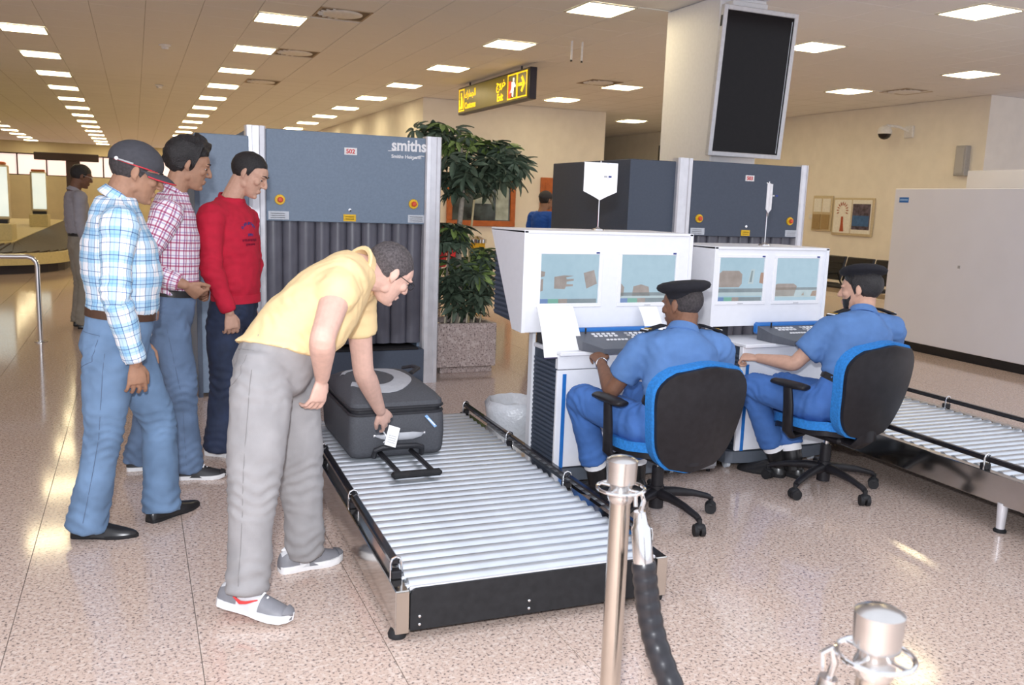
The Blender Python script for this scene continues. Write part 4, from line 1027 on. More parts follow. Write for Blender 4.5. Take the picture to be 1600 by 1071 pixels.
MB().box(13.34, 13.4, 12.55, 12.75, 3.0, 3.22, b=.01).build('wall_plate', 'vent_white', dm); MB().tube([(13.36, 12.65, 3.12), (13.2, 12.75, 3.20), (13.0, 12.85, 3.22)], .025, 8).build('arm', 'vent_white', dm)
b = MB().lathe([(.03, .14), (.10, .10), (.13, .04), (.13, 0), (.125, -.02)], 24); b.v = [p + V((12.98, 12.86, 3.08)) for p in b.v]; b.build('housing', 'vent_white', dm)
b = MB().lathe([(.12, -.02), (.10, -.075), (.06, -.11), (0, -.125)], 24); b.v = [p + V((12.98, 12.86, 3.08)) for p in b.v]; b.build('dome', 'black_gloss', dm)
wb = thing('wall_column_speaker', 'slim grey wall speaker box above the white cabinet', 'speaker', (13.3, 11.4, 2.28))
MB().box(13.28, 13.4, 11.28, 11.50, 2.28, 2.80, b=.01).build('box', 'drawer_grey', wb); MB().box(13.27, 13.28, 11.31, 11.47, 2.32, 2.76).build('grille', 'ink_grey', wb, 0)
rb = tag(sbase(MB().lathe([(0, 0), (.08, 0), (.08, .05), (.05, .09), (0, .1)], 16).build('alarm_beacon', 'red_paint')), 'small red alarm beacon above the tall white cabinet', 'beacon'); rb.location = (10.1, 7.3, 2.14)
nb = thing('notice_board', 'narrow tan notice holder with two paper sheets on the wall', 'notice board', (13.35, 14.75, 1.18))
MB().box(13.36, 13.4, 14.46, 15.04, 1.18, 1.92, b=.01).build('board', 'board_tan', nb, 0)
for y0 in (14.51, 14.77): MB().box(13.345, 13.36, y0, y0 + .22, 1.58, 1.86).build('sheet', 'poster_white', nb, 0); MB().box(13.345, 13.36, y0, y0 + .23, 1.22, 1.53).build('pocket', 'panel_brown', nb, 0)
pb = thing('poster_board', 'framed double poster of a red tree and a blue scene on the wall', 'poster', (13.35, 13.85, 1.12))
MB().box(13.35, 13.4, 13.32, 14.42, 1.12, 1.88, b=.01).build('frame', 'board_tan', pb, 0)
MB().box(13.338, 13.35, 13.90, 14.37, 1.17, 1.84).build('tree_poster', 'poster_white', pb, 0); MB().box(13.338, 13.35, 13.36, 13.87, 1.17, 1.84).build('photo_poster', 'poster_white', pb, 0)
MB().box(13.332, 13.338, 13.38, 13.85, 1.25, 1.76).build('photo_print', 'poster_dark', pb, 0); MB().box(13.328, 13.332, 13.40, 13.83, 1.32, 1.53).build('photo_print', 'poster_blue', pb, 0)
def bx(poly, m, nm): MB().prism(poly, 13.330, 13.338, 'x').build(nm, m, pb, 0)
bx([(14.17, 1.20), (14.06, 1.20), (14.09, 1.36), (14.10, 1.50), (14.15, 1.50), (14.15, 1.36)], 'poster_rust', 'tree_trunk')
for k in range(11):
    a = math.radians(-20 + 22 * k); c = (14.13 + .13 * math.cos(a), 1.62 + .14 * math.sin(a)); d = (math.cos(a) * .04, math.sin(a) * .04); s_ = (-d[1] * .3, d[0] * .3)
    bx([(c[0] + d[0], c[1] + d[1]), (c[0] + s_[0], c[1] + s_[1]), (c[0] - d[0], c[1] - d[1]), (c[0] - s_[0], c[1] - s_[1])], 'poster_rust', 'tree_leaf')
tag(sbase(MB().box(13.37, 13.4, 15.05, 15.15, 1.42, 1.52, b=.005).build('wall_switch', 'vent_white')), 'small light switch on wall left of the notice holder', 'switch')
bench = thing('waiting_bench', 'row of black waiting seats on a metal beam by the wall', 'bench', (10.4, 10.9, 0))
for k in range(4):
    y0 = 11.75 - .62 * k; x = 10.35 - .03 * k
    s_ = MB().box(x - .02, x + .04, y0 - .27, y0 + .27, .50, .88, b=.012); s_.v = [V((p.x + (p.z - .5) * .25, p.y, p.z)) for p in s_.v]
    bk = s_.build('back_panel', 'black_plastic', bench, 0)
    for q in range(3):
        rb_ = MB().box(x - .03, x - .02, y0 - .25, y0 + .25, .58 + .09 * q, .60 + .09 * q); rb_.v = [V((p.x + (p.z - .5) * .25, p.y, p.z)) for p in rb_.v]; rb_.build('rib', 'black_rubber', bk, 0)
    MB().box(x - .46, x + .0, y0 - .27, y0 + .27, .42, .46, b=.012).build('seat_panel', 'black_plastic', bench, 0)
MB().box(10.05, 10.12, 9.5, 12.1, .33, .40).build('beam', 'steel', bench, 0)
for y0 in (9.9, 11.6):
    MB().box(10.06, 10.11, y0 - .03, y0 + .03, .03, .34).build('leg', 'steel', bench, 0); MB().box(9.8, 10.38, y0 - .03, y0 + .03, 0, .03, b=.01).build('leg', 'steel', bench, 0)
for y0 in (12.07, 11.44, 10.8):
    MB().tube([(10.3, y0, .45), (10.2, y0, .62), (9.95, y0, .62), (9.92, y0, .45)], .014, 8).build('arm_rest', 'black_plastic', bench)
# ------------------------------------------------------------------ left side: rail, carousel, light boxes
rl = thing('tube_rail', 'polished bent steel tube rail standing on the floor at left', 'rail', (-.9, 9.78, 0))
MB().tube([(-.90, 9.78, .0), (-.90, 9.78, .76), (-.91, 9.78, .80), (-.94, 9.78, .835), (-.985, 9.78, .85), (-2.3, 9.78, .85), (-2.345, 9.78, .835), (-2.37, 9.78, .80), (-2.38, 9.78, .76), (-2.38, 9.78, 0)], .024, 14).build('tube', 'chrome', rl, 60)
for x in (-.9, -2.38): MB().cyl((x, 9.78, 0), (x, 9.78, .012), .06, n=20).build('flange', 'steel', rl)
cr = thing('baggage_carousel', 'beige baggage carousel with dark slatted belt at far left', 'carousel', (-3.5, 22, 0))
def caro(nm, m, x0, x1, y0, y1, z0, z1, r, hole=None, **kw):
    p = rrect(x0, x1, y0, y1, r, 8); return MB().prism(p, z0, z1, 'z').build(nm, m, cr, 0)
caro('skirt', 'carousel_black', -9.0, -1.22, 17.3, 34, 0, .16, 1.6); caro('fascia', 'carousel_beige', -9.1, -1.12, 17.2, 34.1, .16, .36, 1.7)
# sloping belt: ring of overlapping slats
po = rrect(-9.0, -1.2, 17.3, 34, 1.6, 8); pi = rrect(-8.0, -2.15, 18.5, 33, .8, 8)
def resample(P, n):
    L_ = [0]; Q = P + [P[0]]
    for a_, b_ in zip(Q, Q[1:]): L_.append(L_[-1] + math.dist(a_, b_))
    out = []; j = 0
    for k in range(n):
        s_ = L_[-1] * k / n
        while L_[j + 1] < s_: j += 1
        f = (s_ - L_[j]) / max(1e-9, L_[j + 1] - L_[j]); out.append((Q[j][0] + (Q[j + 1][0] - Q[j][0]) * f, Q[j][1] + (Q[j + 1][1] - Q[j][1]) * f))
    return out
NS = 180; ro = resample(po, NS); ri = resample(pi, NS)
first = True; vsx = MB()
for k in range(NS):
    a_, b_ = ro[k], ro[(k + 1) % NS]; c_, d_ = ri[(k + 1) % NS], ri[k]
    f = [(a_[0], a_[1], .37), (b_[0], b_[1], .40), (c_[0], c_[1], .47), (d_[0], d_[1], .44)]
    vsx.add(f + [(p[0], p[1], p[2] - .03) for p in f], [(0, 1, 2, 3), (4, 7, 6, 5), (0, 4, 5, 1), (1, 5, 6, 2), (2, 6, 7, 3), (3, 7, 4, 0)])
o = vsx.build('belt_slats', 'carousel_slat', cr, 0); o['kind'] = 'stuff'
caro('deck', 'carousel_beige', -8.0, -2.15, 18.5, 33, .30, .48, .8)
for i, (x, y, z0, lab) in enumerate(((-2.58, 19.8, .48, 'tall bright light-box advert on the carousel, cut by the left edge'), (-2.36, 27.0, .48, 'smaller bright light-box advert further back on the carousel'))):
    ab = thing('advert_light_box', lab, 'light box', (x, y, z0))
    k_ = 1.0 if i == 0 else .55
    MB().box(x - .40 * k_, x + .40 * k_, y - .45, y + .3, z0, z0 + .32, b=.01).build('base_box', 'carousel_beige', ab, 0); MB().box(x - .30 * k_, x + .30 * k_, y - .12, y + .12, z0 + .3, z0 + .42).build('neck', 'black_plastic', ab, 0)
    MB().box(x - .34 * k_, x + .34 * k_, y - .14, y + .14, z0 + .40, z0 + 1.44, b=.02).build('cabinet', 'board_tan', ab, 0); MB().box(x - .25 * k_, x + .33 * k_, y - .155, y - .14, z0 + .46, z0 + 1.40).build('lit_panel', 'ad_glow', ab, 0)
    MB().box(x - .30 * k_, x + .30 * k_, y - .12, y + .12, z0 + 1.44, z0 + 1.5, b=.02).build('crown', 'wood_orange', ab, 0)
# ------------------------------------------------------------------ people
def lerp(a, b, t): return V(a).lerp(V(b), t)
def smooth_path(P, R, n=5):
    P = [V(p) for p in P]; R = [(q, q) if not isinstance(q, (list, tuple)) else q for q in R]; po = []; ro = []
    for i in range(len(P) - 1):
        p0 = P[max(i - 1, 0)]; p1 = P[i]; p2 = P[i + 1]; p3 = P[min(i + 2, len(P) - 1)]
        r0 = R[max(i - 1, 0)]; r1 = R[i]; r2 = R[i + 1]; r3 = R[min(i + 2, len(P) - 1)]
        for k in range(n):
            t = k / n; cm = lambda a, b_, c, d: .5 * ((2 * b_) + (c - a) * t + (2 * a - 5 * b_ + 4 * c - d) * t * t + (3 * b_ - a - 3 * c + d) * t ** 3)
            po.append(cm(p0, p1, p2, p3)); ro.append((cm(r0[0], r1[0], r2[0], r3[0]), cm(r0[1], r1[1], r2[1], r3[1])))
    po.append(P[-1]); ro.append(R[-1]); return po, ro
def remesh(mb, voxel, smooth=4, fac=.5):
    me = bpy.data.meshes.new('tmp'); me.from_pydata([tuple(p) for p in mb.v], [], mb.f)
    b = bmesh.new(); b.from_mesh(me); bmesh.ops.recalc_face_normals(b, faces=b.faces); b.to_mesh(me); b.free()
    o = bpy.data.objects.new('tmp', me); C.objects.link(o)
    r_ = o.modifiers.new('r', 'REMESH'); r_.mode = 'VOXEL'; r_.voxel_size = voxel; r_.use_smooth_shade = True
    if smooth:
        s_ = o.modifiers.new('s', 'SMOOTH'); s_.factor = fac; s_.iterations = smooth
    bpy.context.view_layer.update()
    out = bpy.data.meshes.new_from_object(o.evaluated_get(bpy.context.evaluated_depsgraph_get()))
    bpy.data.objects.remove(o); bpy.data.meshes.remove(me)
    return out
import numpy as np
from mathutils.bvhtree import BVHTree
def grab(me):
    n = len(me.vertices); co = np.empty(n * 3, np.float32); no = np.empty(n * 3, np.float32)
    me.vertices.foreach_get('co', co); me.vertices.foreach_get('normal', no); return co.reshape(-1, 3).astype(float), no.reshape(-1, 3).astype(float)
def put(me, co): me.vertices.foreach_set('co', co.astype(np.float32).ravel()); me.update()
def wrinkle(me, amp, fx_, fy, fz, seed):
    co, no = grab(me); off = V((seed * 3.1, seed * 1.7, seed * 5.3)); nn = noise.noise
    d = np.empty(len(co))
    for i, c in enumerate(co.tolist()):
        a = nn(V((c[0] * fx_ + off.x, c[1] * fx_ + off.y, c[2] * fz + off.z))); b_ = nn(V((c[0] * fx_ * 2.6 + off.z, c[1] * fx_ * 2.6, c[2] * fz * 2.2 + off.x)))
        d[i] = a + .9 * (.35 - abs(b_)) * (1 if a > -.3 else .4)
    put(me, co + no * (amp * d)[:, None])
def folds(me, centres, amp=.007, lam=.035, rad=.13):
    """cloth folds round bent joints: centres (point, direction across the folds)"""
    co, no = grab(me); disp = np.zeros(len(co)); wob = np.sin(co @ np.array([31., 27., 9.])) * .010 + np.sin(co @ np.array([-17., 22., 13.])) * .012
    for k, (c, d_) in enumerate(centres):
        c = np.array(V(c)); d_ = np.array(V(d_).normalized()); q = co - c; L_ = np.linalg.norm(q, axis=1); w_ = np.clip(1 - L_ / rad, 0, 1)
        s_ = np.sin(2 * np.pi * (q @ d_ + wob * 1.5) / (lam * (1 + .15 * (k % 3)))); disp += amp * w_ * np.sign(s_) * np.abs(s_) ** 1.3
    put(me, co + no * disp[:, None])
def surf_line(t, obj, rays, r_, m, name, cyc=False):
    """a stitched line lying on a garment: rays (origin, direction outwards) in world space"""
    me = obj.data; base = BASE[t]; bv = BVHTree.FromPolygons([v.co for v in me.vertices], [p.vertices[:] for p in me.polygons]); pts = []
    for o, d in rays:
        d = V(d).normalized(); hit = bv.ray_cast(V(o) - base + d * .4, -d)
        if hit[0]: pts.append(hit[0] + base + d * r_ * .4)
    if len(pts) > 2: MB().tube(pts, r_, 6, closed=cyc).build(name, m, t)
def pattern(me, bones):
    """bones: (p0, p1, ref, radius, v offset); writes pattern coordinates"""
    at = me.attributes.new('pat', 'FLOAT_VECTOR', 'POINT'); data = []
    B = []
    for p0, p1, ref, r, o in bones:
        p0 = V(p0); p1 = V(p1); ax = (p1 - p0); L_ = ax.length; ax = ax / L_; x, y = frame_from(ax, ref); B.append((p0, ax, L_, x, y, r, o))
    for v in me.vertices:
        best = None
        for p0, ax, L_, x, y, r, o in B:
            t = (v.co - p0).dot(ax); tc = min(max(t, 0), L_); q = v.co - p0 - ax * tc; d = q.length / r
            if best is None or d < best[0]:
                a = math.atan2(q.dot(y), q.dot(x)); best = (d, a * r, t + o)
        data += [best[1], best[2], 0]
    at.data.foreach_set('vector', data)
def mb_rigid(prims, M):
    return prims
def head_frame(c, fwd, up):
    f = V(fwd).normalized(); u = V(up); u = (u - f * u.dot(f)).normalized(); r_ = f.cross(u)
    M = Matrix((r_, f, u)).transposed().to_4x4(); M.translation = V(c); return M
def add_head(b, M, neckbase, sc=1.0, nr=.058):
    def E(c, r_, R_=None):
        t = MB().ell((0, 0, 0), r_, R_, 16, 10); b.add([M @ ((V(c) + p) * sc) for p in t.v], t.f)
    def LF(secs):
        t = MB().loft([(V(c), V((1, 0, 0)), V((0, 1, 0)), rx, ry) for c, rx, ry in secs], 18); b.add([M @ (p * sc) for p in t.v], t.f)
    E((0, -.014, .032), (.074, .096, .086)); E((0, .03, .03), (.066, .068, .062))
    LF([((0, .018, .05), .064, .074), ((0, .020, .0), .064, .074), ((0, .024, -.03), .061, .070), ((0, .028, -.062), .053, .061), ((0, .036, -.088), .041, .050), ((0, .044, -.106), .029, .037), ((0, .050, -.117), .016, .022)])
    LF([((0, -.01, -.075), .05, .05), ((0, -.005, -.03), .062, .066), ((0, 0, .01), .066, .07)])
    for s_ in (-1, 1):
        E((s_ * .028, .084, .024), (.024, .013, .008)); E((s_ * .044, .066, -.016), (.018, .02, .02)); E((s_ * .0115, .103, -.030), (.0085, .011, .008))
        t = MB(); R_ = Matrix.Rotation(s_ * -.35, 3, 'Z')
        t.ell((0, 0, 0), (.0065, .018, .030), R_, 12, 8); b.add([M @ ((V((s_ * .078, -.014, .002)) + p) * sc) for p in t.v], t.f)
        t = MB(); t.ell((0, 0, 0), (.005, .009, .011), R_, 10, 6); b.add([M @ ((V((s_ * .074, -.006, -.024)) + p) * sc) for p in t.v], t.f)
        E((s_ * .046, .0, -.055), (.014, .026, .026))
    t = MB().tube([(0, .086, .028), (0, .098, .006), (0, .110, -.014), (0, .113, -.026)], [.0085, .009, .0105, .0115], 10, dome=True); b.add([M @ (p * sc) for p in t.v], t.f)
    E((0, .092, -.060), (.023, .010, .0055)); E((0, .089, -.072), (.019, .010, .0065)); E((0, .080, -.100), (.018, .014, .014))
    nb = V(neckbase); p1 = M @ (V((0, -.028, -.045)) * sc)
    t = MB().tube([nb + (nb - p1).normalized() * .02, nb, nb.lerp(p1, .5), p1, p1.lerp(M @ V((0, -.02, .02)), .6)], [nr * .98, nr * 1.03, nr, nr * .98, nr * .9], 16, dome=True); b.add(t.v, t.f)
def add_hand(b, wr, d, palm, side, curl=(.5, .5, .5, .5), thumb=(.55, .75, -.3), sc=1.0, spread=.10):
    """d: hand direction, palm: direction the palm faces, side +1 when the thumb lies on d x back side"""
    d = V(d).normalized(); pn = V(palm); pn = (pn - d * pn.dot(d)).normalized(); bk = -pn; tx = d.cross(bk) * side
    W_ = lambda x, y, z: V(wr) + tx * (x * sc) + d * (y * sc) + bk * (z * sc)
    L_ = MB()
    secs = [(W_(0, -.015, 0), .024, .019), (W_(0, .01, 0), .027, .017), (W_(.001, .04, .002), .037, .0165), (W_(.001, .07, .003), .0415, .0150), (W_(0, .086, .003), .040, .0115)]
    L_.loft([(c, tx, bk, rx * sc, ry * sc) for c, rx, ry in secs], 14)
    for i, (x, ln, r_) in enumerate(((-.0325, .064, .0078), (-.011, .080, .0088), (.0110, .086, .0090), (.0325, .076, .0088))):
        c = curl[i]; a = 0; p = V((x, .080, .002)); pts = [p.copy()]
        sp = (i - 1.5) * spread
        for k, fr in enumerate((.46, .30, .24)):
            a += c * (1.0 if k == 0 else 1.1)
            p = p + V((math.sin(sp) * math.cos(a), math.cos(sp) * math.cos(a), -math.sin(a))) * ln * fr; pts.append(p.copy())
        L_.tube([W_(*q) for q in pts], [r_ * sc * f for f in (1.08, 1.02, .95, .82)], 10, dome=True)
    t = V(thumb).normalized(); p0 = V((.026, .022, -.004)); p1 = p0 + t * .036; t2 = (t + V((-.45, .35, -.15))).normalized(); p2 = p1 + t2 * .030; p3 = p2 + t2 * .022
    L_.tube([W_(*q) for q in (p0, p1, p2, p3)], [.0135 * sc, .0115 * sc, .0105 * sc, .0085 * sc], 10, dome=True)
    b.add(L_.v, L_.f)
def hair_shell(M, sc, line, thick, m, parent, name='hair', seed=0, amp=.004, freq=60, lift=None, cen=(0, -.014, .032), rad=(.074, .096, .086), nu=40, nv=14):
    """cap of hair over the skull, ending at the hairline z = line(y, |x|)"""
    vs = []; fs = []
    cen = V(cen); rad = V(rad)
    for i in range(nu):
        th = 2 * PI * i / nu; lo, hi = .2, PI * .93
        def pt(ph, k=1.0): return V((cen.x + rad.x * k * math.sin(ph) * math.cos(th), cen.y + rad.y * k * math.sin(ph) * math.sin(th), cen.z + rad.z * k * math.cos(ph)))
        for _ in range(22):
            md = (lo + hi) / 2; p = pt(md)
            if p.z > line(p.y, abs(p.x)): lo = md
            else: hi = md
        for j in range(nv + 2):
            t = min(1, j / nv); ph = lo * t
            if j == nv + 1: k = .90
            else: k = 1.0 + (thick if not callable(thick) else thick(t, th)) / .085 * (1 - .55 * t ** 6)
            p = pt(ph, k)
            if j <= nv: p = p + (p - cen).normalized() * (amp * (noise.noise(p * freq + V((seed, 0, 0))) + .6 * noise.noise(p * freq * .4)))
            vs.append(M @ (p * sc))
    n2 = nv + 2
    for i in range(nu):
        for j in range(n2 - 1): a = i * n2 + j; c_ = ((i + 1) % nu) * n2 + j; fs.append((a, c_, c_ + 1, a + 1))
    b = MB().add(vs, fs); return b.build(name, m, parent, 60)
def std_line(front=.062, side=-.012, nape=-.055):
    def f(y, x):
        if y < -.035: return nape
        if y < -.008: return nape + (.020 - nape) * (y + .035) / .027
        if y < .004: return .020 + (side - .020) * (y + .008) / .012
        if y < .018: return side
        if y < .030: return side + (front - .022 - side) * (y - .018) / .012
        if y < .055: return front - .022 + .012 * (y - .030) / .025
        return front - .010 + .010 * min(1, (y - .055) / .025)
    return f
def face_bits(M, sc, parent, glasses=None, brow='hair_black', eyes=True, skin='skin_tan'):
    for s_ in (-1, 1):
        if eyes:
            e = MB().ell((0, 0, 0), (.0115, .0105, .0105), None, 14, 10); e.v = [M @ ((V((s_ * .029, .0765, .006)) + p) * sc) for p in e.v]; eo = e.build('eye', 'eye_white', parent)
            i_ = MB().ell((0, 0, 0), (.0055, .003, .0055), None, 10, 6); i_.v = [M @ ((V((s_ * .029, .0858, .002)) + p) * sc) for p in i_.v]; i_.build('iris', 'eye_dark', eo)
            l_ = MB().ell((0, 0, 0), (.0140, .0118, .0100), None, 14, 10); l_.v = [M @ ((V((s_ * .029, .0770, .0105)) + p) * sc) for p in l_.v]; l_.build('eyelid', skin, parent)
            q_ = MB().tube([V((s_ * .017, .0855, .0035)), V((s_ * .029, .0895, .0025)), V((s_ * .041, .0825, .0030))], .0012, 6); q_.v = [M @ (p * sc) for p in q_.v]; q_.build('eyelash', 'hair_black', parent)
        t = MB().tube([V((s_ * .012, .096, .028)), V((s_ * .028, .0965, .0335)), V((s_ * .048, .083, .029))], [(.0035, .0045), (.0035, .0055), (.002, .003)], 8); t.v = [M @ (p * sc) for p in t.v]; t.build('eyebrow', brow, parent)
    if glasses:
        g = MB()
        for s_ in (-1, 1):
            g.tube([M @ (V((s_ * .033 + .022 * math.cos(a), .105, .006 + .015 * math.sin(a))) * sc) for a in [2 * PI * k / 16 for k in range(16)]], .0016, 6, closed=True)
            g.tube([M @ (V(p) * sc) for p in ((s_ * .055, .104, .010), (s_ * .071, .08, .012), (s_ * .079, .0, .012), (s_ * .078, -.015, -.004))], .0018, 6)
        g.tube([M @ (V(p) * sc) for p in ((-.011, .107, .008), (0, .110, .011), (.011, .107, .008))], .0016, 6)
        g.build('eyeglasses', glasses, parent)
def shoe(parent, heel, toe, m_up, m_sole, ln=None, wid=1.0, hgt=1.0, sole=.024, heelh=0.0, sneaker=False, lace='ink_white', swoosh=None, point=0.0, zone=None, toecap=None):
    """heel and toe: points on the sole; the shoe is built along them"""
    heel = V(heel); toe = V(toe); d = (toe - heel); ln = d.length; d.normalize(); s_ = d.cross(V((0, 0, 1))).normalized(); u = s_.cross(d)
    W_ = lambda x, y, z: heel + s_ * x + d * (y * ln) + u * z
    secs = [(0.0, .020, .050), (.03, .030, .070), (.14, .036, .092), (.28, .037, .098), (.42, .040, .088), (.58, .046, .066), (.74, .047 - .006 * point, .052), (.88, .040 - .014 * point, .042), (.96, .028 - .012 * point, .033), (1.0, .012 - .006 * point, .022)]
    vs = []; fs = []; n = 14
    for y, w_, h in secs:
        w_ *= wid; h = sole + (h - .02) * hgt
        for k in range(n):
            a = 2 * PI * k / n; cx_ = math.copysign(abs(math.cos(a)) ** .8, math.cos(a)); sz = math.sin(a)
            z = (sole * .6 + (h - sole * .6) * (sz if sz > 0 else 0) ** .75) if sz > 0 else sole * .6
            vs.append(W_(w_ * cx_ * (1 - .42 * max(0, sz) ** 2 * (h / .1)), y, z))
    for i in range(len(secs) - 1):
        for k in range(n): fs.append((i * n + k, i * n + (k + 1) % n, (i + 1) * n + (k + 1) % n, (i + 1) * n + k))
    fs += [tuple(range(n))[::-1], tuple(range((len(secs) - 1) * n, len(secs) * n))]
    o = MB().add(vs, fs).build('shoe', m_up, parent, 50)
    if zone:
        o.data.materials.append(MATS[zone]); inv = BASE[o]
        for pl_ in o.data.polygons:
            q = (pl_.center + inv - heel); y_ = q.dot(d) / ln; z_ = q.dot(u)
            if (.50 < y_ < .84 and abs(q.dot(s_)) < .046) or (y_ < .22 and z_ < .07) or (.78 < y_ and z_ > .02): pl_.material_index = 1
    # sole
    pts = []; 
    prof = [(0.0, .0), (.004, .022), (.04, .034), (.15, .039), (.30, .037), (.45, .038), (.60, .047), (.75, .049 - .006 * point), (.88, .042 - .014 * point), (.97, .026 - .012 * point), (1.012, .0)]
    ring = [(w_ * wid, y) for y, w_ in prof] + [(-w_ * wid, y) for y, w_ in prof[-2:0:-1]]
    vs = []; m_ = len(ring)
    for z, g in ((0, .96), (sole * .5, 1.02), (sole, 1.0)):
        for x, y in ring: vs.append(W_(x * g, y, z + (.012 * max(0, y - .85) / .15 if sneaker else 0)))
    fs = [tuple(range(m_))[::-1], tuple(range(2 * m_, 3 * m_))] + [(j * m_ + k, j * m_ + (k + 1) % m_, (j + 1) * m_ + (k + 1) % m_, (j + 1) * m_ + k) for j in range(2) for k in range(m_)]
    MB().add(vs, fs).build('sole', m_sole, o, 40)
    if sneaker:
        for k in range(4):
            y = .46 + .055 * k; z = sole + (.094 - .02 - .0125 * k) * hgt
            MB().tube([W_(-.020, y, z - .006), W_(0, y + .012, z + .004), W_(.020, y, z - .006)], .004, 6).build('lace', lace, o)
        MB().tube([W_(-.024, .40, sole + .068 * hgt), W_(-.034, .22, sole + .074 * hgt), W_(0, .06, sole + .062 * hgt), W_(.034, .22, sole + .074 * hgt), W_(.024, .40, sole + .068 * hgt)], .006, 6).build('collar_padding', m_sole, o)
        for y in (.90,):
            MB().loft([(W_(0, y, sole + .012), s_, u, .036 * wid, .016), (W_(0, .97, sole + .010), s_, u, .026 * wid, .012), (W_(0, 1.005, sole + .006), s_, u, .010, .006)], 12).build('toe_cap', toecap or m_sole, o)
        if swoosh:
            for sg_ in (-1, 1):
                P_ = [(sg_ * .0385, .24, sole + .030), (sg_ * .042, .34, sole + .016), (sg_ * .043, .42, sole + .022), (sg_ * .040, .56, sole + .042)]
                MB().tube([W_(*q) for q in P_], [(.003, .003), (.003, .008), (.003, .006), (.002, .002)], 6, ref=s_).build('side_mark', swoosh, o)
    return o
def checks(name, bands_u, bands_v, pu, pv, base, rough=.8):
    m = bpy.data.materials.new(name); m.use_nodes = True; N = m.node_tree.nodes; L = m.node_tree.links; p = N['Principled BSDF']; p.inputs['Roughness'].default_value = rough
    at = N.new('ShaderNodeAttribute'); at.attribute_name = 'pat'; sp = N.new('ShaderNodeSeparateXYZ'); L.new(at.outputs['Vector'], sp.inputs[0])
    outs = []
    for ax, bands, per in (('X', bands_u, pu), ('Y', bands_v, pv)):
        dv = N.new('ShaderNodeMath'); dv.operation = 'DIVIDE'; dv.inputs[1].default_value = per; L.new(sp.outputs[ax], dv.inputs[0])
        fr = N.new('ShaderNodeMath'); fr.operation = 'FLOORED_MODULO'; fr.inputs[1].default_value = 1.0; L.new(dv.outputs[0], fr.inputs[0])
        rp_ = N.new('ShaderNodeValToRGB'); rp_.color_ramp.interpolation = 'CONSTANT'; e = rp_.color_ramp.elements
        while len(e) > 1: e.remove(e[-1])
        e[0].position = 0; e[0].color = (*bands[0][1], 1)
        for pos, c in bands[1:]:
            k = e.new(pos); k.color = (*c, 1)
        L.new(fr.outputs[0], rp_.inputs['Fac']); outs.append(rp_)
    mx = N.new('ShaderNodeMix'); mx.data_type = 'RGBA'; mx.blend_type = 'MULTIPLY'; mx.inputs[0].default_value = 1
    L.new(outs[0].outputs[0], mx.inputs[6]); L.new(outs[1].outputs[0], mx.inputs[7]); L.new(mx.outputs[2], p.inputs['Base Color']); MATS[name] = m
w_ = (.92, .92, .94); lb = (.56, .74, .87); nv_ = (.20, .29, .47); mb_ = (.42, .61, .80)
checks('plaid_blue', [(0, w_), (.16, nv_), (.20, lb), (.40, mb_), (.46, lb), (.62, nv_), (.66, w_), (.82, lb), (.86, w_)], [(0, w_), (.20, lb), (.34, nv_), (.38, lb), (.50, mb_), (.56, lb), (.66, w_), (.84, nv_), (.87, w_)], .085, .10, w_)
pu_ = (.52, .26, .42); pr_ = (.58, .22, .33); gy = (.56, .50, .66)
checks('check_plum', [(0, (.90, .88, .91)), (.42, pu_), (.62, (.90, .88, .91)), (.78, pr_), (.94, (.9, .88, .91))], [(0, (.90, .88, .91)), (.42, pr_), (.62, (.9, .88, .91)), (.78, gy), (.94, (.9, .88, .91))], .040, .040, w_)
mat('skin_light', (.56, .335, .245), .58, spec=.35, var=.06, scale=40, bump=.08, bscale=300)
mat('skin_pink', (.66, .42, .34), .58, spec=.35, var=.06, scale=40, bump=.08, bscale=300)
mat('skin_tan', (.36, .195, .125), .58, spec=.35, var=.08, scale=40, bump=.08, bscale=300)
mat('skin_dark', (.20, .098, .060), .55, spec=.35, var=.08, scale=40, bump=.08, bscale=300)
mat('hair_black', (.014, .012, .013), .38, var=.4, scale=60, bump=.6, bscale=220)
mat('hair_short', (.045, .038, .040), .6, var=.4, scale=90, bump=.5, bscale=500)
mat('hair_gray', (.085, .072, .075), .6, var=.5, scale=120, bump=.5, bscale=500)
mat('eye_white', (.75, .72, .70), .2); mat('eye_dark', (.02, .012, .01), .2)
mat('seam_thread', (.10, .14, .22), .8); mat('seam_grey', (.22, .21, .21), .8)
mat('denim_light', (.150, .245, .395), .8, var=.22, scale=6, bump=.3, bscale=500)
mat('denim_mid', (.115, .175, .285), .8, var=.28, scale=6, bump=.3, bscale=500)
mat('denim_dark', (.022, .034, .075), .75, var=.35, scale=8, bump=.3, bscale=500)
mat('trouser_grey', (.31, .30, .305), .85, var=.10, scale=9, bump=.25, bscale=500)
mat('trouser_khaki', (.30, .27, .22), .85, var=.1, scale=9)
mat('sweater_red', (.52, .008, .035), .85, var=.08, scale=20, bump=.25, bscale=500)
mat('polo_yellow', (.86, .64, .34), .85, var=.03, scale=12, bump=.2, bscale=600)
mat('shirt_grey', (.34, .33, .37), .8, var=.05, scale=12)
mat('uniform_blue', (.095, .205, .45), .8, var=.10, scale=10, bump=.2, bscale=500)
mat('uniform_trouser', (.055, .155, .44), .8, var=.12, scale=10, bump=.2, bscale=500)
mat('tshirt_blue', (.01, .09, .48), .8, var=.05)
mat('cap_charcoal', (.050, .050, .060), .8, var=.1, scale=60, bump=.2, bscale=600)
mat('beret_black', (.010, .010, .015), .9, var=.2, scale=60, bump=.3, bscale=700)
mat('sneaker_white', (.82, .82, .83), .5); mat('sneaker_black', (.022, .021, .024), .5); mat('shoe_grey', (.20, .20, .22), .5); mat('shoe_silver', (.58, .58, .60), .45)
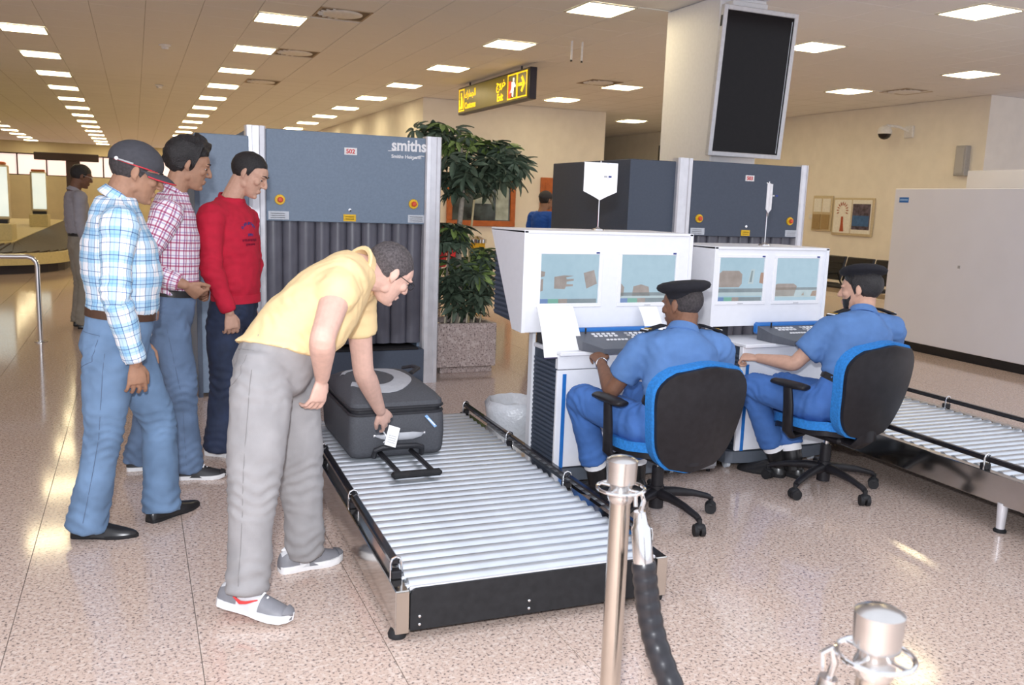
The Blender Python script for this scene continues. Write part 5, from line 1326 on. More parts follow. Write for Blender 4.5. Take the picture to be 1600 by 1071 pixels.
mat('belt_brown', (.075, .035, .020), .45); mat('belt_black', (.015, .014, .015), .4); mat('gold', (.65, .42, .08), .35, metal=.7)
LAST = {}
def leg_seams(t, J, m='seam_thread', sides='RL'):
    for s_ in sides:
        out = LAST['hs'] * (-1 if s_ == 'R' else 1); hp, kn, an = J['hip' + s_], J['kn' + s_], J['an' + s_]
        rays = [(lerp(hp, kn, k / 8) if k <= 8 else lerp(kn, an, (k - 8) / 8), out) for k in range(0, 17)]; surf_line(t, LAST['trousers'], rays, .0014, m, 'side_seam')
def back_pocket(t, J, s_='R', m='seam_thread', w=.075, h=.10, dz=.02):
    back = -LAST['hf']; hs_ = LAST['hs'] * (-1 if s_ == 'R' else 1); up = LAST['up']; c = J['hip' + s_] + hs_ * -.012 + up * dz; rays = []
    poly = [(-w, h * .5), (w, h * .5), (w, -h * .6), (0, -h), (-w, -h * .6), (-w, h * .5)]
    for a, b_ in zip(poly, poly[1:]):
        for k in range(5):
            u = a[0] + (b_[0] - a[0]) * k / 5; v_ = a[1] + (b_[1] - a[1]) * k / 5; rays.append((c + hs_ * u * .9 + up * v_, (back + hs_ * .55 * (1 + u * 6)).normalized()))
    surf_line(t, LAST['trousers'], rays, .0014, m, 'back_pocket', True)
def band(parent, name, c, side, up, a, d, h, m, fwd=0.0):
    side = V(side).normalized(); up = V(up).normalized(); f = side.cross(up).normalized(); c = V(c) + f * fwd; n = 32; vs = []; fs = []
    for k in range(n):
        t = 2 * PI * k / n
        for g, z in ((1, -h / 2), (1, h / 2), (.90, h / 2), (.90, -h / 2)): vs.append(c + side * (a * g * math.cos(t)) + f * (d * g * math.sin(t)) + up * z)
    for k in range(n):
        for j in range(4): q = (k + 1) % n; fs.append((k * 4 + j, q * 4 + j, q * 4 + (j + 1) % 4, k * 4 + (j + 1) % 4))
    return MB().add(vs, fs).build(name, m, parent, 40)
def person(label, J, skin, head, torso, legs, sleeves, shirt_m, pants_m, hem=.0, belly=.0, seed=1, hands=None, belt=None, collar=None, hscale=1.0, neck_r=.058, arm_r=1.0, patt=False, tuck=True, voxel_skin=.0043, fine=.0105, shirt_amp=.0085, leg_fold=True, cdz=-.002):
    J = {k: V(v) for k, v in J.items()}
    hm = (J['hipR'] + J['hipL']) / 2; W_ = J['waist']; N_ = J['neck']; sm = (J['shR'] + J['shL']) / 2
    base = V((hm.x, hm.y, 0)); t = thing('person', label, 'person', base)
    ss = (J['shL'] - J['shR']).normalized(); hs = (J['hipL'] - J['hipR']).normalized()
    ups = (N_ - W_).normalized(); uph = (W_ - hm).normalized()
    def fr(side, up): s_ = (side - up * side.dot(up)).normalized(); return s_, s_.cross(up)
    M = head_frame(J['head'], *head)
    # --- body: one continuous skin
    b = MB(); add_head(b, M, N_, hscale, neck_r)
    b.tube([hm, W_, lerp(W_, N_, .6), N_], [.06, .055, .055, .05], 10, dome=True)
    for s_ in 'RL':
        sh, el, wr = J['sh' + s_], J['el' + s_], J['wr' + s_]; k = arm_r
        b.tube([lerp(N_, sh, .5) - V((0, 0, .03)), sh], [.035, .04], 8, dome=True)
        b.tube(*smooth_path([sh, lerp(sh, el, .3), lerp(sh, el, .75), lerp(el, wr, .03), lerp(el, wr, .28), lerp(el, wr, .62), wr], [.052 * k, .050 * k, .043 * k, .041 * k, .042 * k, .034 * k, (.027 * k, .024 * k)]), 18, dome=True)
        hd = hands[s_]; add_hand(b, wr + V(hd[0]).normalized() * .008, hd[0], hd[1], hd[2], *hd[3:])
        b.tube([J['hip' + s_], J['kn' + s_], J['an' + s_]], [.035, .035, .03], 8, dome=True)
    me = remesh(b, voxel_skin, 2); me.transform(Matrix.Translation(-base)); link(me, 'body', skin, t, 0); me.polygons.foreach_set('use_smooth', [True] * len(me.polygons))
    # --- trousers
    b = MB(); hsd, hf = fr(hs, uph); a0, d0 = torso['hip']
    top = lerp(W_, hm, -.02 if tuck else .15)
    b.loft([(top + hf * belly * .6, hsd, hf, torso['waist'][0] * .98, torso['waist'][1] * .96), (lerp(W_, hm, .45) + hf * belly * .3, hsd, hf, a0, d0), (hm - hf * .008, hsd, hf, a0 * .99, d0 * 1.0), (hm - uph * .06, hsd, hf, a0 * .80, d0 * .85), (hm - uph * .09, hsd, hf, a0 * .45, d0 * .6)], 24)
    fc = []
    for s_ in 'RL':
        hp, kn, an = J['hip' + s_], J['kn' + s_], J['an' + s_]; L_ = legs
        dn = (an - kn).normalized(); end = an + dn * L_[5]
        b.tube(*smooth_path([lerp(hp, kn, -.12) + uph * .02, lerp(hp, kn, .06), lerp(hp, kn, .28), lerp(hp, kn, .68), kn, lerp(kn, an, .3), lerp(kn, an, .7), end], [L_[0] * .80, L_[0] * .96, L_[0] * .97, L_[1], L_[2], L_[3], (L_[3] + L_[4]) / 2, L_[4]]), 22)
        fc.append((kn, (an - hp))); fc.append((lerp(hp, kn, .05), (kn - hp))); fc.append((an, (an - kn)))
    me = remesh(b, fine, 8); wrinkle(me, .0075, 6, 6, 8, seed)
    if leg_fold: folds(me, fc, .0070, .042, .17)
    me.transform(Matrix.Translation(-base)); tro = link(me, 'trousers', pants_m, t, 0); me.polygons.foreach_set('use_smooth', [True] * len(me.polygons))
    # --- shirt
    b = MB(); sd, sf = fr(ss, ups); T = torso
    hemp = lerp(W_, hm, hem)
    secs = [(hemp + hf * belly * (.6 if tuck else .4), hsd, hf, *(T['hemr'] if 'hemr' in T else (T['waist'][0] * 1.02, T['waist'][1] * 1.02)))]
    if hem > .3: secs.append((lerp(W_, hm, hem * .4) + hf * belly * .8, hsd, hf, T['hip'][0] * 1.02, T['hip'][1] * 1.04))
    wsd, wf_ = fr((ss + hs) / 2, (ups + uph) / 2)
    secs += [(lerp(W_, N_, .10) + wf_ * belly, wsd, wf_, T['waist'][0] * 1.04, T['waist'][1] * 1.04), (lerp(W_, N_, .35) + sf * belly * .7, sd, sf, T['mid'][0], T['mid'][1]),
             (lerp(W_, N_, .62) + sf * belly * .2, sd, sf, T['chest'][0], T['chest'][1]), (lerp(W_, N_, .82) - sf * .005, sd, sf, T['sh'][0], T['sh'][1]), (lerp(W_, N_, .94) - sf * .012, sd, sf, T['sh'][0] * .66, T['sh'][1] * .82), (lerp(W_, N_, 1.03) - sf * .004, sd, sf, neck_r * 1.30, neck_r * 1.28)]
    b.loft(secs, 28)
    bones = [(W_, N_ + ups * .02, sf, T['mid'][0], 0)]; fcs = []
    for s_ in 'RL':
        sh, el, wr = J['sh' + s_], J['el' + s_], J['wr' + s_]; R_ = sleeves[1]
        b.tube([lerp(lerp(W_, N_, .90), sh, .45), sh - (sh - sm).normalized() * .0 , lerp(sh, el, .12)], [R_[0] * .95, R_[0], R_[0]], 16, dome=True)
        kind = sleeves[0] if isinstance(sleeves[0], (int, float)) else sleeves[0][s_]
        if kind > 1:
            e = kind - 1; b.tube(*smooth_path([sh, lerp(sh, el, .3), lerp(sh, el, .75), lerp(el, wr, .03), lerp(el, wr, .3), lerp(el, wr, .7), lerp(el, wr, e)], [R_[0], R_[1], R_[2], R_[2], R_[2] * .96, R_[3], R_[3] * .92]), 18)
            fcs += [(el, wr - sh)]; bones.append((el, wr, sf, R_[2], 0.31))
        else: b.tube([sh, lerp(sh, el, kind * .5), lerp(sh, el, kind)], [R_[0], R_[1], R_[2]], 18)
        bones.append((sh, el, sf, R_[1], .0)); fcs.append((lerp(sh, lerp(W_, N_, .8), .35), el - sh))
    me = remesh(b, fine, 6); wrinkle(me, shirt_amp, 6, 6, 10, seed + 5); folds(me, fcs + [(lerp(W_, N_, .05) + sd * T['waist'][0] * .8, ups), (lerp(W_, N_, .05) - sd * T['waist'][0] * .8, ups)], .006, .045, .15)
    if patt: pattern(me, bones)
    me.transform(Matrix.Translation(-base)); sh_o = link(me, 'shirt', shirt_m, t, 0); me.polygons.foreach_set('use_smooth', [True] * len(me.polygons))
    if collar:
        n = 24; vs = []; fs = []; ax = (M @ V((0, -.02, -.05)) - N_).normalized(); cs, cf = fr(ss, ax)
        for k in range(n + 1):
            a = math.radians(-250 + 320 * k / n) if collar == 'open' else 2 * PI * k / n - PI / 2
            a = PI / 2 + .22 + (2 * PI - .44) * k / n
            d_ = cs * math.cos(a) + cf * math.sin(a); lo = .036 * (1 + .6 * max(0, math.sin(a)) ** 3)
            rr = neck_r * 1.10
            for g, z in ((rr + .004, .000), (rr, .040), (rr + .006, .042), (rr + .023, .040 - lo), (rr + .017, .034 - lo)): vs.append(N_ + ax * (z + cdz - .018 * max(0, math.sin(a))) + d_ * g)
        for k in range(n):
            for j in range(5): fs.append((k * 5 + j, (k + 1) * 5 + j, (k + 1) * 5 + (j + 1) % 5, k * 5 + (j + 1) % 5))
        fs += [(0, 1, 2, 3, 4), tuple(n * 5 + j for j in range(5))]
        cb_ = MB().add(vs, fs); co = cb_.build('collar', shirt_m, t, 50)
        if patt: pattern(co.data, [(N_ - base - ax * .1, N_ - base + ax * .1, cf, neck_r * 1.2, .1)])
    if belt:
        bo = band(t, 'belt', lerp(W_, hm, .02) + hf * belly * .6, hsd, uph, torso['waist'][0] * 1.03, torso['waist'][1] * 1.03, .036, belt)
        p = lerp(W_, hm, .02) + hf * (belly * .6 + torso['waist'][1] * 1.035); bk = MB().box(-.022, .022, -.004, .004, -.02, .02, b=.003); Mx = Matrix((hsd, hf, uph)).transposed(); bk.v = [Mx @ q + p for q in bk.v]; bk.build('buckle', 'chrome', bo)
    LAST.clear(); LAST.update(trousers=tro, shirt=sh_o, hs=hsd, hf=hf, up=uph, ss=sd, sf=sf)
    return t, M, J
RH = lambda d, palm, c=.45, **k: (d, palm, -1, (c, c, c, c * .9))
LH = lambda d, palm, c=.45, **k: (d, palm, 1, (c, c, c, c * .9))
def headgear_pt(M, sc): return lambda x, y, z: M @ (V((x, y, z)) * sc)
# --- man in plaid shirt and dark cap
t, M, J = person('man in blue plaid shirt, dark baseball cap, light jeans and black boots', dict(head=(.010, 4.20, 1.600), neck=(-.068, 4.20, 1.482), shR=(-.062, 3.995, 1.385), shL=(-.05, 4.405, 1.385), elR=(-.085, 3.925, 1.105), wrR=(-.016, 3.975, .812), elL=(-.06, 4.47, 1.10), wrL=(.02, 4.44, .83),
    waist=(-.080, 4.20, 1.000), hipR=(-.115, 4.105, .845), hipL=(-.075, 4.295, .845), knR=(-.155, 4.09, .475), anR=(-.228, 4.13, .100), knL=(.072, 4.33, .470), anL=(.075, 4.29, .090)),
    'skin_tan', ((.93, .10, -.30), (.30, 0, 1)), dict(hip=(.168, .142), waist=(.160, .143), mid=(.178, .163), chest=(.182, .152), sh=(.192, .112)), (.108, .092, .079, .074, .088, .055),
    (1.97, (.078, .070, .060, .050)), 'plaid_blue', 'denim_light', hem=-.02, belly=.022, seed=1, hands={'R': RH((.02, .06, -1), (-.25, 1, 0), .42), 'L': LH((.05, -.05, -1), (0, -1, 0))}, belt='belt_brown', collar='open', patt=True, neck_r=.062)
hair_shell(M, 1.0, std_line(.05, -.012, -.062), .008, 'hair_short', t)
face_bits(M, 1.0, t); leg_seams(t, J); back_pocket(t, J)
# cap: crown, visor, red piping, back strap button
H_ = headgear_pt(M, 1.0)
cr_ = hair_shell(M, 1.0, lambda y, x: .030 + .02 * (y + .02), .014, 'cap_charcoal', t, 'baseball_cap', amp=.001, rad=(.078, .104, .092))
vs = []; fs = []
for i in range(13):
    a = math.radians(12 + 156 * i / 12); c, s_ = math.cos(a), math.sin(a)
    for k, (ext, dz) in enumerate(((0, 0), (.03, .004), (.060, -.002), (.078, -.010))):
        e = ext * max(0, s_) ** .6; vs += [H_(c * (.079 - .0 * k), -.012 + s_ * .100 + e, .034 + dz - .016 * c * c - .20 * e), ]
for i in range(12):
    for k in range(3): q = i * 4 + k; fs.append((q, q + 1, q + 5, q + 4))
q = len(vs); dn = (H_(0, 0, -.004) - H_(0, 0, 0)); vs += [p + dn for p in vs]; fs += [tuple(i + q for i in f)[::-1] for f in fs]
for i in range(12): fs.append((i * 4 + 3, i * 4 + 7, i * 4 + 7 + q, i * 4 + 3 + q)); fs.append((i * 4, i * 4 + q, i * 4 + 4 + q, i * 4 + 4))
for i in (0, 12): fs += [(i * 4 + k, i * 4 + k + 1, i * 4 + k + 1 + q, i * 4 + k + q) for k in range(3)]
vz = MB().add(vs, fs).build('visor', 'cap_charcoal', cr_, 50)
MB().tube([vs[i * 4 + 3] for i in range(13)], .003, 6).build('visor_piping', 'red_paint', vz)
MB().tube([H_(.0815 * math.cos(a), -.012 + .105 * math.sin(a), .031 + .02 * (.10 * math.sin(a))) for a in [math.radians(-60 + 120 * k / 12 + 0) for k in range(13)]], .0035, 6).build('crown_piping', 'red_paint', cr_)
MB().tube([H_(.083 * math.cos(a), -.012 + .109 * math.sin(a), .034) for a in [math.radians(-70 + 60 * k / 8) for k in range(9)]], .005, 6).build('back_strap', 'drawer_grey', cr_); MB().ell(H_(.060, -.098, .034), (.008, .008, .008)).build('strap_stud', 'ink_white', cr_)
shoe(t, (-.300, 4.17, 0), (-.030, 4.085, 0), 'leather_black', 'black_rubber', sole=.016, point=.8, hgt=.9); shoe(t, (.015, 4.245, 0), (.250, 4.435, .0), 'leather_black', 'black_rubber', sole=.016, point=.8, hgt=.9)
pk = MB().prism([(-.055, -.06), (.055, -.06), (.055, .05), (0, .085), (-.055, .05)], -.003, .003, 'y')

# --- man in plum checked shirt
t, M, J = person('man in plum checked shirt and mid-blue jeans with thick black hair', dict(head=(.268, 4.98, 1.668), neck=(.188, 4.985, 1.512), shR=(.150, 4.785, 1.420), shL=(.205, 5.18, 1.415), elR=(.015, 4.70, 1.140), wrR=(.215, 4.64, 1.075), elL=(.10, 5.30, 1.14), wrL=(.30, 5.20, 1.03),
    waist=(.165, 4.98, 1.010), hipR=(.140, 4.885, .865), hipL=(.165, 5.075, .865), knR=(.205, 4.86, .480), anR=(.222, 4.88, .095), knL=(.06, 5.09, .470), anL=(-.02, 5.10, .09)),
    'skin_tan', ((.95, .0, -.26), (.26, 0, 1)), dict(hip=(.162, .125), waist=(.150, .122), mid=(.162, .128), chest=(.178, .132), sh=(.188, .108)), (.102, .088, .074, .068, .076, .05),
    (1.90, (.076, .066, .058, .048)), 'check_plum', 'denim_mid', hem=.12, belly=.008, seed=2, hands={'R': RH((.75, .25, -.55), (.2, .8, .5), .9), 'L': LH((.6, -.5, -.5), (0, -.5, -.6), .9)}, belt='belt_black', collar='open', patt=True)
hair_shell(M, 1.0, std_line(.072, -.03, -.062), lambda u, th: .020 + .020 * max(0, math.sin(th)) * (1 - u * u) + .016 * (1 - u), 'hair_black', t, amp=.012, freq=42, seed=3, nu=56, nv=22)
face_bits(M, 1.0, t); leg_seams(t, J, sides='R')
shoe(t, (.150, 4.895, 0), (.415, 4.845, 0), 'sneaker_black', 'sneaker_white', sneaker=True, sole=.022, toecap='sneaker_black'); shoe(t, (-.085, 5.125, 0), (.185, 5.115, 0), 'sneaker_black', 'sneaker_white', sneaker=True, sole=.022)

# --- man in red sweater
t, M, J = person('man in red sweater and dark blue jeans looking down beside the scanner', dict(head=(.612, 5.33, 1.640), neck=(.510, 5.36, 1.490), shR=(.385, 5.205, 1.400), shL=(.612, 5.520, 1.375), elR=(.375, 5.125, 1.115), wrR=(.470, 5.115, .872), elL=(.66, 5.62, 1.11), wrL=(.63, 5.56, .87),
    waist=(.520, 5.35, .945), hipR=(.458, 5.265, .830), hipL=(.560, 5.435, .830), knR=(.450, 5.26, .455), anR=(.425, 5.27, .080), knL=(.550, 5.43, .450), anL=(.535, 5.44, .080)),
    'skin_light', ((.80, -.34, -.42), (.38, -.1, 1)), dict(hip=(.166, .126), waist=(.166, .126), mid=(.172, .130), chest=(.184, .134), sh=(.196, .110), hemr=(.160, .122)), (.104, .094, .086, .084, .094, .045),
    (1.97, (.078, .068, .060, .046)), 'sweater_red', 'denim_dark', hem=.05, belly=.010, seed=3, hands={'R': RH((.12, .05, -1), (-.2, .9, 0), .6), 'L': LH((0, 0, -1), (-.4, -.9, 0))}, tuck=True)
hair_shell(M, 1.0, std_line(.074, -.006, -.050), .010, 'hair_black', t, amp=.003, freq=70, seed=5)
face_bits(M, 1.0, t, skin='skin_light')
band(t, 'neckline', V((.510, 5.36, 1.490)) + V((.005, 0, .010)), (.695, .719, 0), (.35, -.2, 1), .078, .076, .020, 'sweater_red')
band(t, 'hem_rib', V((.520, 5.35, .930)), (.6, .8, 0), (0, 0, 1), .168, .130, .05, 'sweater_red', .01)
# chest print: small raised letter strokes following the knit
bv = BVHTree.FromPolygons([v.co for v in LAST['shirt'].data.vertices], [p.vertices[:] for p in LAST['shirt'].data.polygons]); lf = V((.695, .719, 0)); fw_ = V((.719, -.695, 0))
for i, (n, dz, hh, st, m_) in enumerate(((8, .0, .026, .0165, 'ink_blue'), (4, -.036, .016, .013, 'ink_blue'), (11, -.066, .014, .013, 'ink_maroon'), (7, -.092, .013, .013, 'ink_maroon'))):
    for k in range(n):
        u = (k - (n - 1) / 2) * st; z = 1.335 + dz + (.024 - u * u * 7 if i == 0 else 0)
        hit = bv.ray_cast(V((.512, 5.355, z)) + lf * u + fw_ * .5 - BASE[t], -fw_)
        if not hit[0]: continue
        c = hit[0] + BASE[t]; nrm = hit[1]; x_ = V((0, 0, 1)).cross(nrm) * -1; x_.normalize(); y_ = nrm.cross(x_)
        R_ = Matrix((x_, nrm, V((0, 0, 1)))).transposed(); b = MB(); w2 = st * .40
        b.box(-w2, -w2 + .003, -.002, .0015, -hh / 2, hh / 2)
        if k % 2 == 0: b.box(w2 - .003, w2, -.002, .0015, -hh / 2, hh / 2)
        b.box(-w2, w2, -.002, .0015, (hh / 2 - .003) if k % 3 else -hh / 2, (hh / 2) if k % 3 else -hh / 2 + .003); b.box(-w2, w2, -.002, .0015, -.0015, .0015)
        b.v = [R_ @ p + c for p in b.v]; b.build('print_letter', m_, t, 0)
shoe(t, (.345, 5.335, 0), (.575, 5.175, 0), 'sneaker_white', 'sneaker_white', sneaker=True, sole=.026); shoe(t, (.470, 5.50, 0), (.690, 5.345, 0), 'sneaker_white', 'sneaker_white', sneaker=True, sole=.026)

# --- man in yellow polo bending over the suitcase
t, M, J = person('man in yellow polo shirt and grey trousers bending over the suitcase', dict(head=(.945, 3.50, 1.232), neck=(.825, 3.465, 1.245), shR=(.695, 3.285, 1.190), shL=(.850, 3.655, 1.135), elR=(.600, 3.10, 1.035), wrR=(.632, 3.27, .855), elL=(.900, 3.735, .785), wrL=(1.020, 3.90, .560),
    waist=(.500, 3.38, 1.000), hipR=(.412, 3.26, .885), hipL=(.525, 3.45, .870), knR=(.365, 3.175, .480), anR=(.335, 3.14, .130), knL=(.585, 3.475, .430), anL=(.605, 3.50, .090)),
    'skin_pink', ((.80, .22, -.55), (.54, -.02, .83)), dict(hip=(.172, .150), waist=(.172, .158), mid=(.188, .158), chest=(.198, .146), sh=(.200, .118), hemr=(.190, .185)), (.112, .104, .090, .080, .078, .03),
    ({'R': .10, 'L': .52}, (.084, .076, .072, .06)), 'polo_yellow', 'trouser_grey', hem=.45, belly=.030, seed=4, hands={'R': RH((-.22, .05, -1), (-.50, .87, 0), .55), 'L': LH((.52, .52, -.72), (-.30, .55, .0), .34)}, collar='open', cdz=-.036, tuck=False, arm_r=1.12, neck_r=.064)
hair_shell(M, 1.0, std_line(.050, -.012, -.055), .006, 'hair_gray', t, amp=.002, freq=90, seed=8)
face_bits(M, 1.0, t, glasses='black_gloss', skin='skin_pink'); leg_seams(t, J, 'seam_grey'); back_pocket(t, J, 'R', 'seam_grey')
shoe(t, (.238, 3.185, .055), (.478, 3.035, .004), 'shoe_silver', 'sneaker_white', sneaker=True, sole=.030, swoosh='ink_red', wid=1.05, zone='shoe_grey', toecap='shoe_grey'); shoe(t, (.500, 3.500, 0), (.772, 3.550, 0), 'shoe_silver', 'sneaker_white', sneaker=True, sole=.030, swoosh='ink_red', wid=1.05, zone='shoe_grey', toecap='shoe_grey')
# tag in his hand
tg = thing('luggage_tag', 'white paper tag pinched in the bending man\'s hand', 'tag', (1.13, 4.03, .36))
b = MB().box(-.030, .030, -.002, .002, -.05, .05, b=.0015); Mx = Matrix.Translation((1.125, 4.055, .385)) @ Matrix.Rotation(.35, 4, 'Y') @ Matrix.Rotation(-.35, 4, 'X'); b.v = [Mx @ p for p in b.v]; b.build('card', 'paper', tg, 0)
for k in range(4):
    b = MB().box(-.02, .02, -.0032, -.0022, .0 - .011 * k, .003 - .011 * k); b.v = [Mx @ p for p in b.v]; b.build('print_line', 'ink_grey', tg, 0)

# --- seated officers
def officer(label, Jn, skin, head, hands, hairm, hl, seed, beard=False):
    return person(label, Jn, skin, head, dict(hip=(.175, .135), waist=(.158, .132), mid=(.170, .132), chest=(.192, .132), sh=(.200, .110)), (.100, .088, .076, .070, .076, -.035),
        (.68, (.082, .080, .078, .05)), 'uniform_blue', 'uniform_trouser', hem=.0, belly=.01, seed=seed, hands=hands, belt='belt_black', collar='open')
def rank_slide(t, sh, nk, fw):
    sh = V(sh); nk = V(nk); a = lerp(nk, sh, .48) + V((0, 0, .078)); b_ = lerp(nk, sh, 1.02) + V((0, 0, .088)); f = V(fw).normalized(); d = (b_ - a).normalized(); u = d.cross(f)
    if u.z < 0: u = -u
    Mx = Matrix((d, f, u)).transposed(); L_ = (b_ - a).length
    b = MB().box(0, L_, -.022, .022, -.004, .006, b=.003); b.v = [Mx @ p + a for p in b.v]; e = b.build('epaulette', 'beret_black', t)
    for k in range(2):
        b = MB().box(L_ * (.70 + .14 * k), L_ * (.78 + .14 * k), -.0225, .0225, .0055, .0085, b=.001); b.v = [Mx @ p + a for p in b.v]; b.build('rank_stripe', 'gold' if k == 0 else 'ink_white', e, 0)
t, M, J = officer('officer in blue uniform and round flat cap, seated with back turned', dict(head=(2.455, 3.615, 1.062), neck=(2.430, 3.560, .935), shL=(2.245, 3.62, .855), shR=(2.640, 3.55, .855), elL=(2.145, 3.715, .630), wrL=(2.195, 3.935, .735), elR=(2.77, 3.70, .63), wrR=(2.62, 3.92, .755),
    waist=(2.355, 3.475, .595), hipL=(2.240, 3.52, .490), hipR=(2.440, 3.50, .490), knL=(2.090, 3.94, .540), anL=(2.215, 3.97, .165), knR=(2.43, 3.95, .54), anR=(2.47, 3.98, .165)),
    'skin_dark', ((-.30, .93, -.10), (0, .08, 1)), {'L': LH((.22, .85, .25), (.4, .1, -.9), .75), 'R': RH((-.2, .9, .1), (-.2, 0, -.9), .6)}, None, None, 6)
hair_shell(M, 1.0, std_line(.055, -.012, -.062), .004, 'hair_short', t, amp=.0015, freq=120, seed=9)
def beret(t, M, prof, tilt, off, squash=1.0):
    b = MB().lathe(prof, 36); R_ = Matrix.Rotation(tilt[0], 3, 'X') @ Matrix.Rotation(tilt[1], 3, 'Y'); b.v = [M @ (R_ @ V((p.x, p.y * squash + (p.z - .02) * off[1] * 6, p.z)) + V((off[0], -.012, .060))) for p in b.v]; return b.build('beret', 'beret_black', t, 60)
bt = beret(t, M, [(.078, -.022), (.083, -.012), (.086, .004), (.102, .010), (.124, .022), (.131, .036), (.124, .050), (.100, .060), (.05, .066), (0, .067)], (-.04, -.04), (0, 0), 1.02)
rank_slide(t, J['shL'], J['neck'], (-.2, 1, 0)); rank_slide(t, J['shR'], J['neck'], (-.2, 1, 0))
for s_, hl, to in (('L', (2.275, 3.895, 0), (2.165, 4.13, 0)), ('R', (2.49, 3.91, 0), (2.47, 4.18, 0))):
    shoe(t, hl, to, 'leather_black', 'black_rubber', sole=.02); a = J['an' + s_]; k = J['kn' + s_]; d = (a - k).normalized()
    MB().tube([a - d * .06, a + d * .035, a + d * .085 + V((0, 0, -.02))], [.056, .055, .052], 16).build('boot_shaft', 'leather_black', t); MB().tube([a - d * .06, a + d * .000], [.062, .060], 16).build('white_sock', 'ink_white', t)
w1 = MB().tube([V(J['wrL']) + V((.03 * math.cos(a), 0.004, .027 * math.sin(a))) + V((0, -.012, -.006)) for a in [2 * PI * k / 16 for k in range(16)]], .005, 8, closed=True).build('wrist_watch', 'chrome', t)

t, M, J = officer('bearded officer in blue uniform and black beret, seated at right', dict(head=(3.705, 3.735, 1.118), neck=(3.675, 3.67, .985), shL=(3.490, 3.72, .895), shR=(3.885, 3.66, .905), elL=(3.345, 3.80, .705), wrL=(3.255, 4.00, .705), elR=(4.00, 3.80, .67), wrR=(3.86, 4.00, .78),
    waist=(3.550, 3.59, .625), hipL=(3.410, 3.62, .500), hipR=(3.605, 3.60, .495), knL=(3.220, 4.00, .540), anL=(3.405, 3.98, .165), knR=(3.46, 4.03, .53), anR=(3.49, 3.93, .165)),
    'skin_light', ((-.50, .85, -.08), (.05, .05, 1)), {'L': LH((-.55, .75, -.05), (.3, .1, -.9), 1.0), 'R': RH((-.4, .85, .1), (-.2, 0, -.9), .6)}, None, None, 7)
hair_shell(M, 1.0, std_line(.055, -.02, -.066), .012, 'hair_black', t, amp=.005, freq=60, seed=12)
bt = beret(t, M, [(.080, -.010), (.084, .0), (.085, .016), (.098, .026), (.118, .036), (.122, .050), (.108, .066), (.075, .078), (.03, .083), (0, .084)], (-.06, .16), (.010, 0), 1.05)
# beard hugging the jaw
JS = [(-.048, .026, .057, .066), (-.062, .028, .053, .061), (-.088, .036, .041, .050), (-.106, .044, .029, .037), (-.118, .050, .014, .020)]
def bsurf(u, v_):
    q = v_ * (len(JS) - 1); i = min(int(q), len(JS) - 2); f = q - i; z, cy, rx, ry = [JS[i][k] + (JS[i + 1][k] - JS[i][k]) * f for k in range(4)]
    a_ = PI / 2 + u * (1.55 - .1 * v_); zz = z + .028 * max(0, abs(u) - .75) / .25 * (1 - v_)
    return M @ V((rx * 1.03 * math.cos(a_), cy + ry * 1.02 * math.sin(a_), zz)), (M.to_3x3() @ V((math.cos(a_), math.sin(a_), -.3))).normalized()
bd = slab(bsurf, 20, 8, (-.004, .002))
bd.build('beard', 'hair_black', t)
rank_slide(t, J['shL'], J['neck'], (-.3, 1, 0)); rank_slide(t, J['shR'], J['neck'], (-.3, 1, 0))
for s_, hl, to in (('L', (3.455, 3.925, 0), (3.300, 4.165, 0)), ('R', (3.545, 3.875, 0), (3.440, 4.135, 0))):
    shoe(t, hl, to, 'leather_black', 'black_rubber', sole=.02); a = J['an' + s_]; k = J['kn' + s_]; d = (a - k).normalized()
    MB().tube([a - d * .06, a + d * .045, a + d * .095 + V((0, 0, -.02))], [.056, .055, .052], 16).build('boot_shaft', 'leather_black', t); MB().tube([a - d * .06, a + d * .000], [.062, .060], 16).build('white_sock', 'ink_white', t)

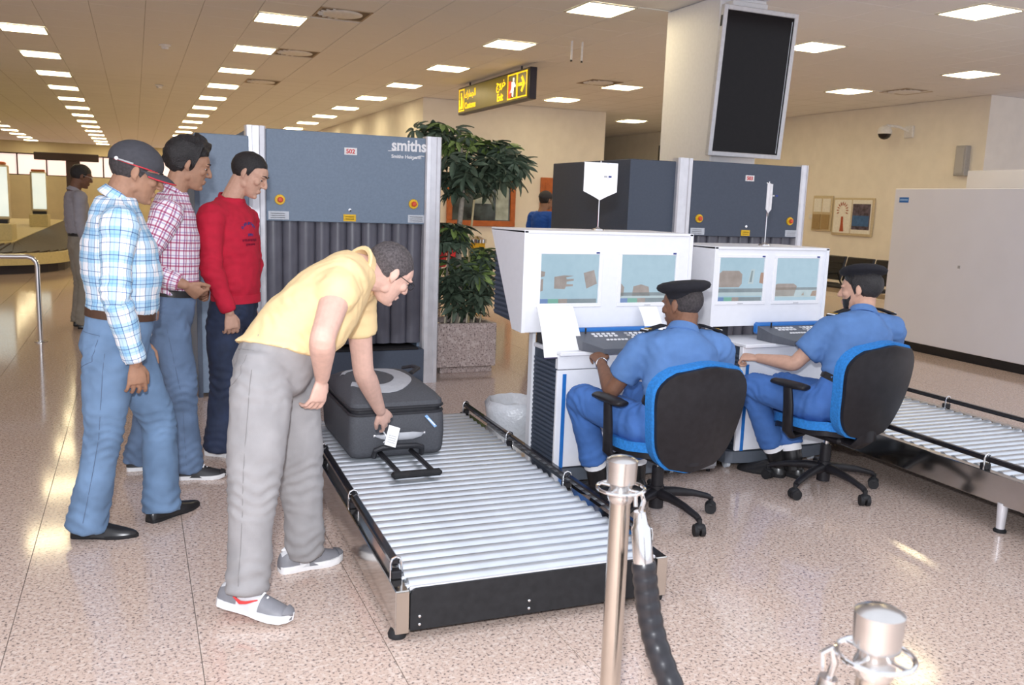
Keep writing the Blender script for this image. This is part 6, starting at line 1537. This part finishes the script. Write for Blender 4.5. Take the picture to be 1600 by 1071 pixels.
# --- people in the background
def stand(x, y, ang, h=1.76, bend=.0):
    k = h / 1.76; R_ = Matrix.Rotation(ang, 3, 'Z')
    P = dict(head=(0, .045, 1.635), neck=(0, -.03, 1.475), shR=(.20, -.02, 1.41), shL=(-.20, -.02, 1.41), elR=(.25, -.04, 1.12), wrR=(.24, .05, .87), elL=(-.25, -.04, 1.12), wrL=(-.24, .05, .87), waist=(0, 0, 1.02), hipR=(.095, 0, .88), hipL=(-.095, 0, .88), knR=(.10, .02, .48), knL=(-.10, .02, .48), anR=(.105, -.02, .09), anL=(-.105, -.02, .09))
    return {n: tuple(R_ @ (V(p) * k) + V((x, y, 0))) for n, p in P.items()}, R_
STT = dict(hip=(.160, .122), waist=(.152, .118), mid=(.162, .122), chest=(.180, .128), sh=(.190, .106))
def bystander(label, x, y, ang, h, skin, shirt, pants, sl, head_dn, glasses=None, seed=20):
    Jn, R_ = stand(x, y, ang, h)
    t, M, J = person(label, Jn, skin, (R_ @ V((0, 1, head_dn)), R_ @ V((0, -head_dn, 1))), STT, (.100, .088, .076, .072, .080, .05), (sl, (.076, .068, .060, .05)), shirt, pants, hem=.0, belly=.01, seed=seed,
        hands={'R': RH((0, 0, -1), R_ @ V((-1, 0, 0))), 'L': LH((0, 0, -1), R_ @ V((1, 0, 0)))}, belt='belt_black', collar='open' if sl > 1 else None, voxel_skin=.007, fine=.014)
    for s_ in (-1, 1): shoe(t, R_ @ V((s_ * .105, -.075, 0)) + V((x, y, 0)), R_ @ V((s_ * .125, .195, 0)) + V((x, y, 0)), 'leather_black', 'black_rubber', sole=.018)
    face_bits(M, 1.0, t, glasses=glasses); return t, M, J, R_
t, M, J, R_ = bystander('man in grey shirt and khaki trousers standing by the carousel', -.57, 10.78, math.radians(-75), 1.78, 'skin_dark', 'shirt_grey', 'trouser_khaki', 1.95, -.28, 'chrome', 20)
hair_shell(M, 1.0, std_line(.058, -.012, -.05), .014, 'hair_black', t, amp=.005, freq=50, seed=14)
bgp = V((-.42, 10.42, .60)); hb = thing('hand_bag', 'small black bag at the side of the man in the grey shirt', 'bag', bgp)
MB().box(bgp.x - .05, bgp.x + .05, bgp.y - .12, bgp.y + .12, .56, .80, b=.02).build('pouch', 'black_rubber', hb); MB().tube([(bgp.x, bgp.y - .07, .79), (bgp.x, bgp.y - .05, .86), (bgp.x, bgp.y + .05, .86), (bgp.x, bgp.y + .07, .79)], .008, 8).build('strap', 'black_rubber', hb)
t, M, J, R_ = bystander('man in bright blue T-shirt and dark cap partly hidden behind the dark scanner', 5.13, 11.0, math.radians(-70), 1.70, 'skin_tan', 'tshirt_blue', 'trouser_khaki', .6, -.02, None, 23)
hair_shell(M, 1.0, std_line(.05, -.012, -.05), .008, 'hair_black', t, seed=15); hair_shell(M, 1.0, lambda y, x: .04, .014, 'cap_charcoal', t, 'baseball_cap', amp=.001, rad=(.078, .104, .092))
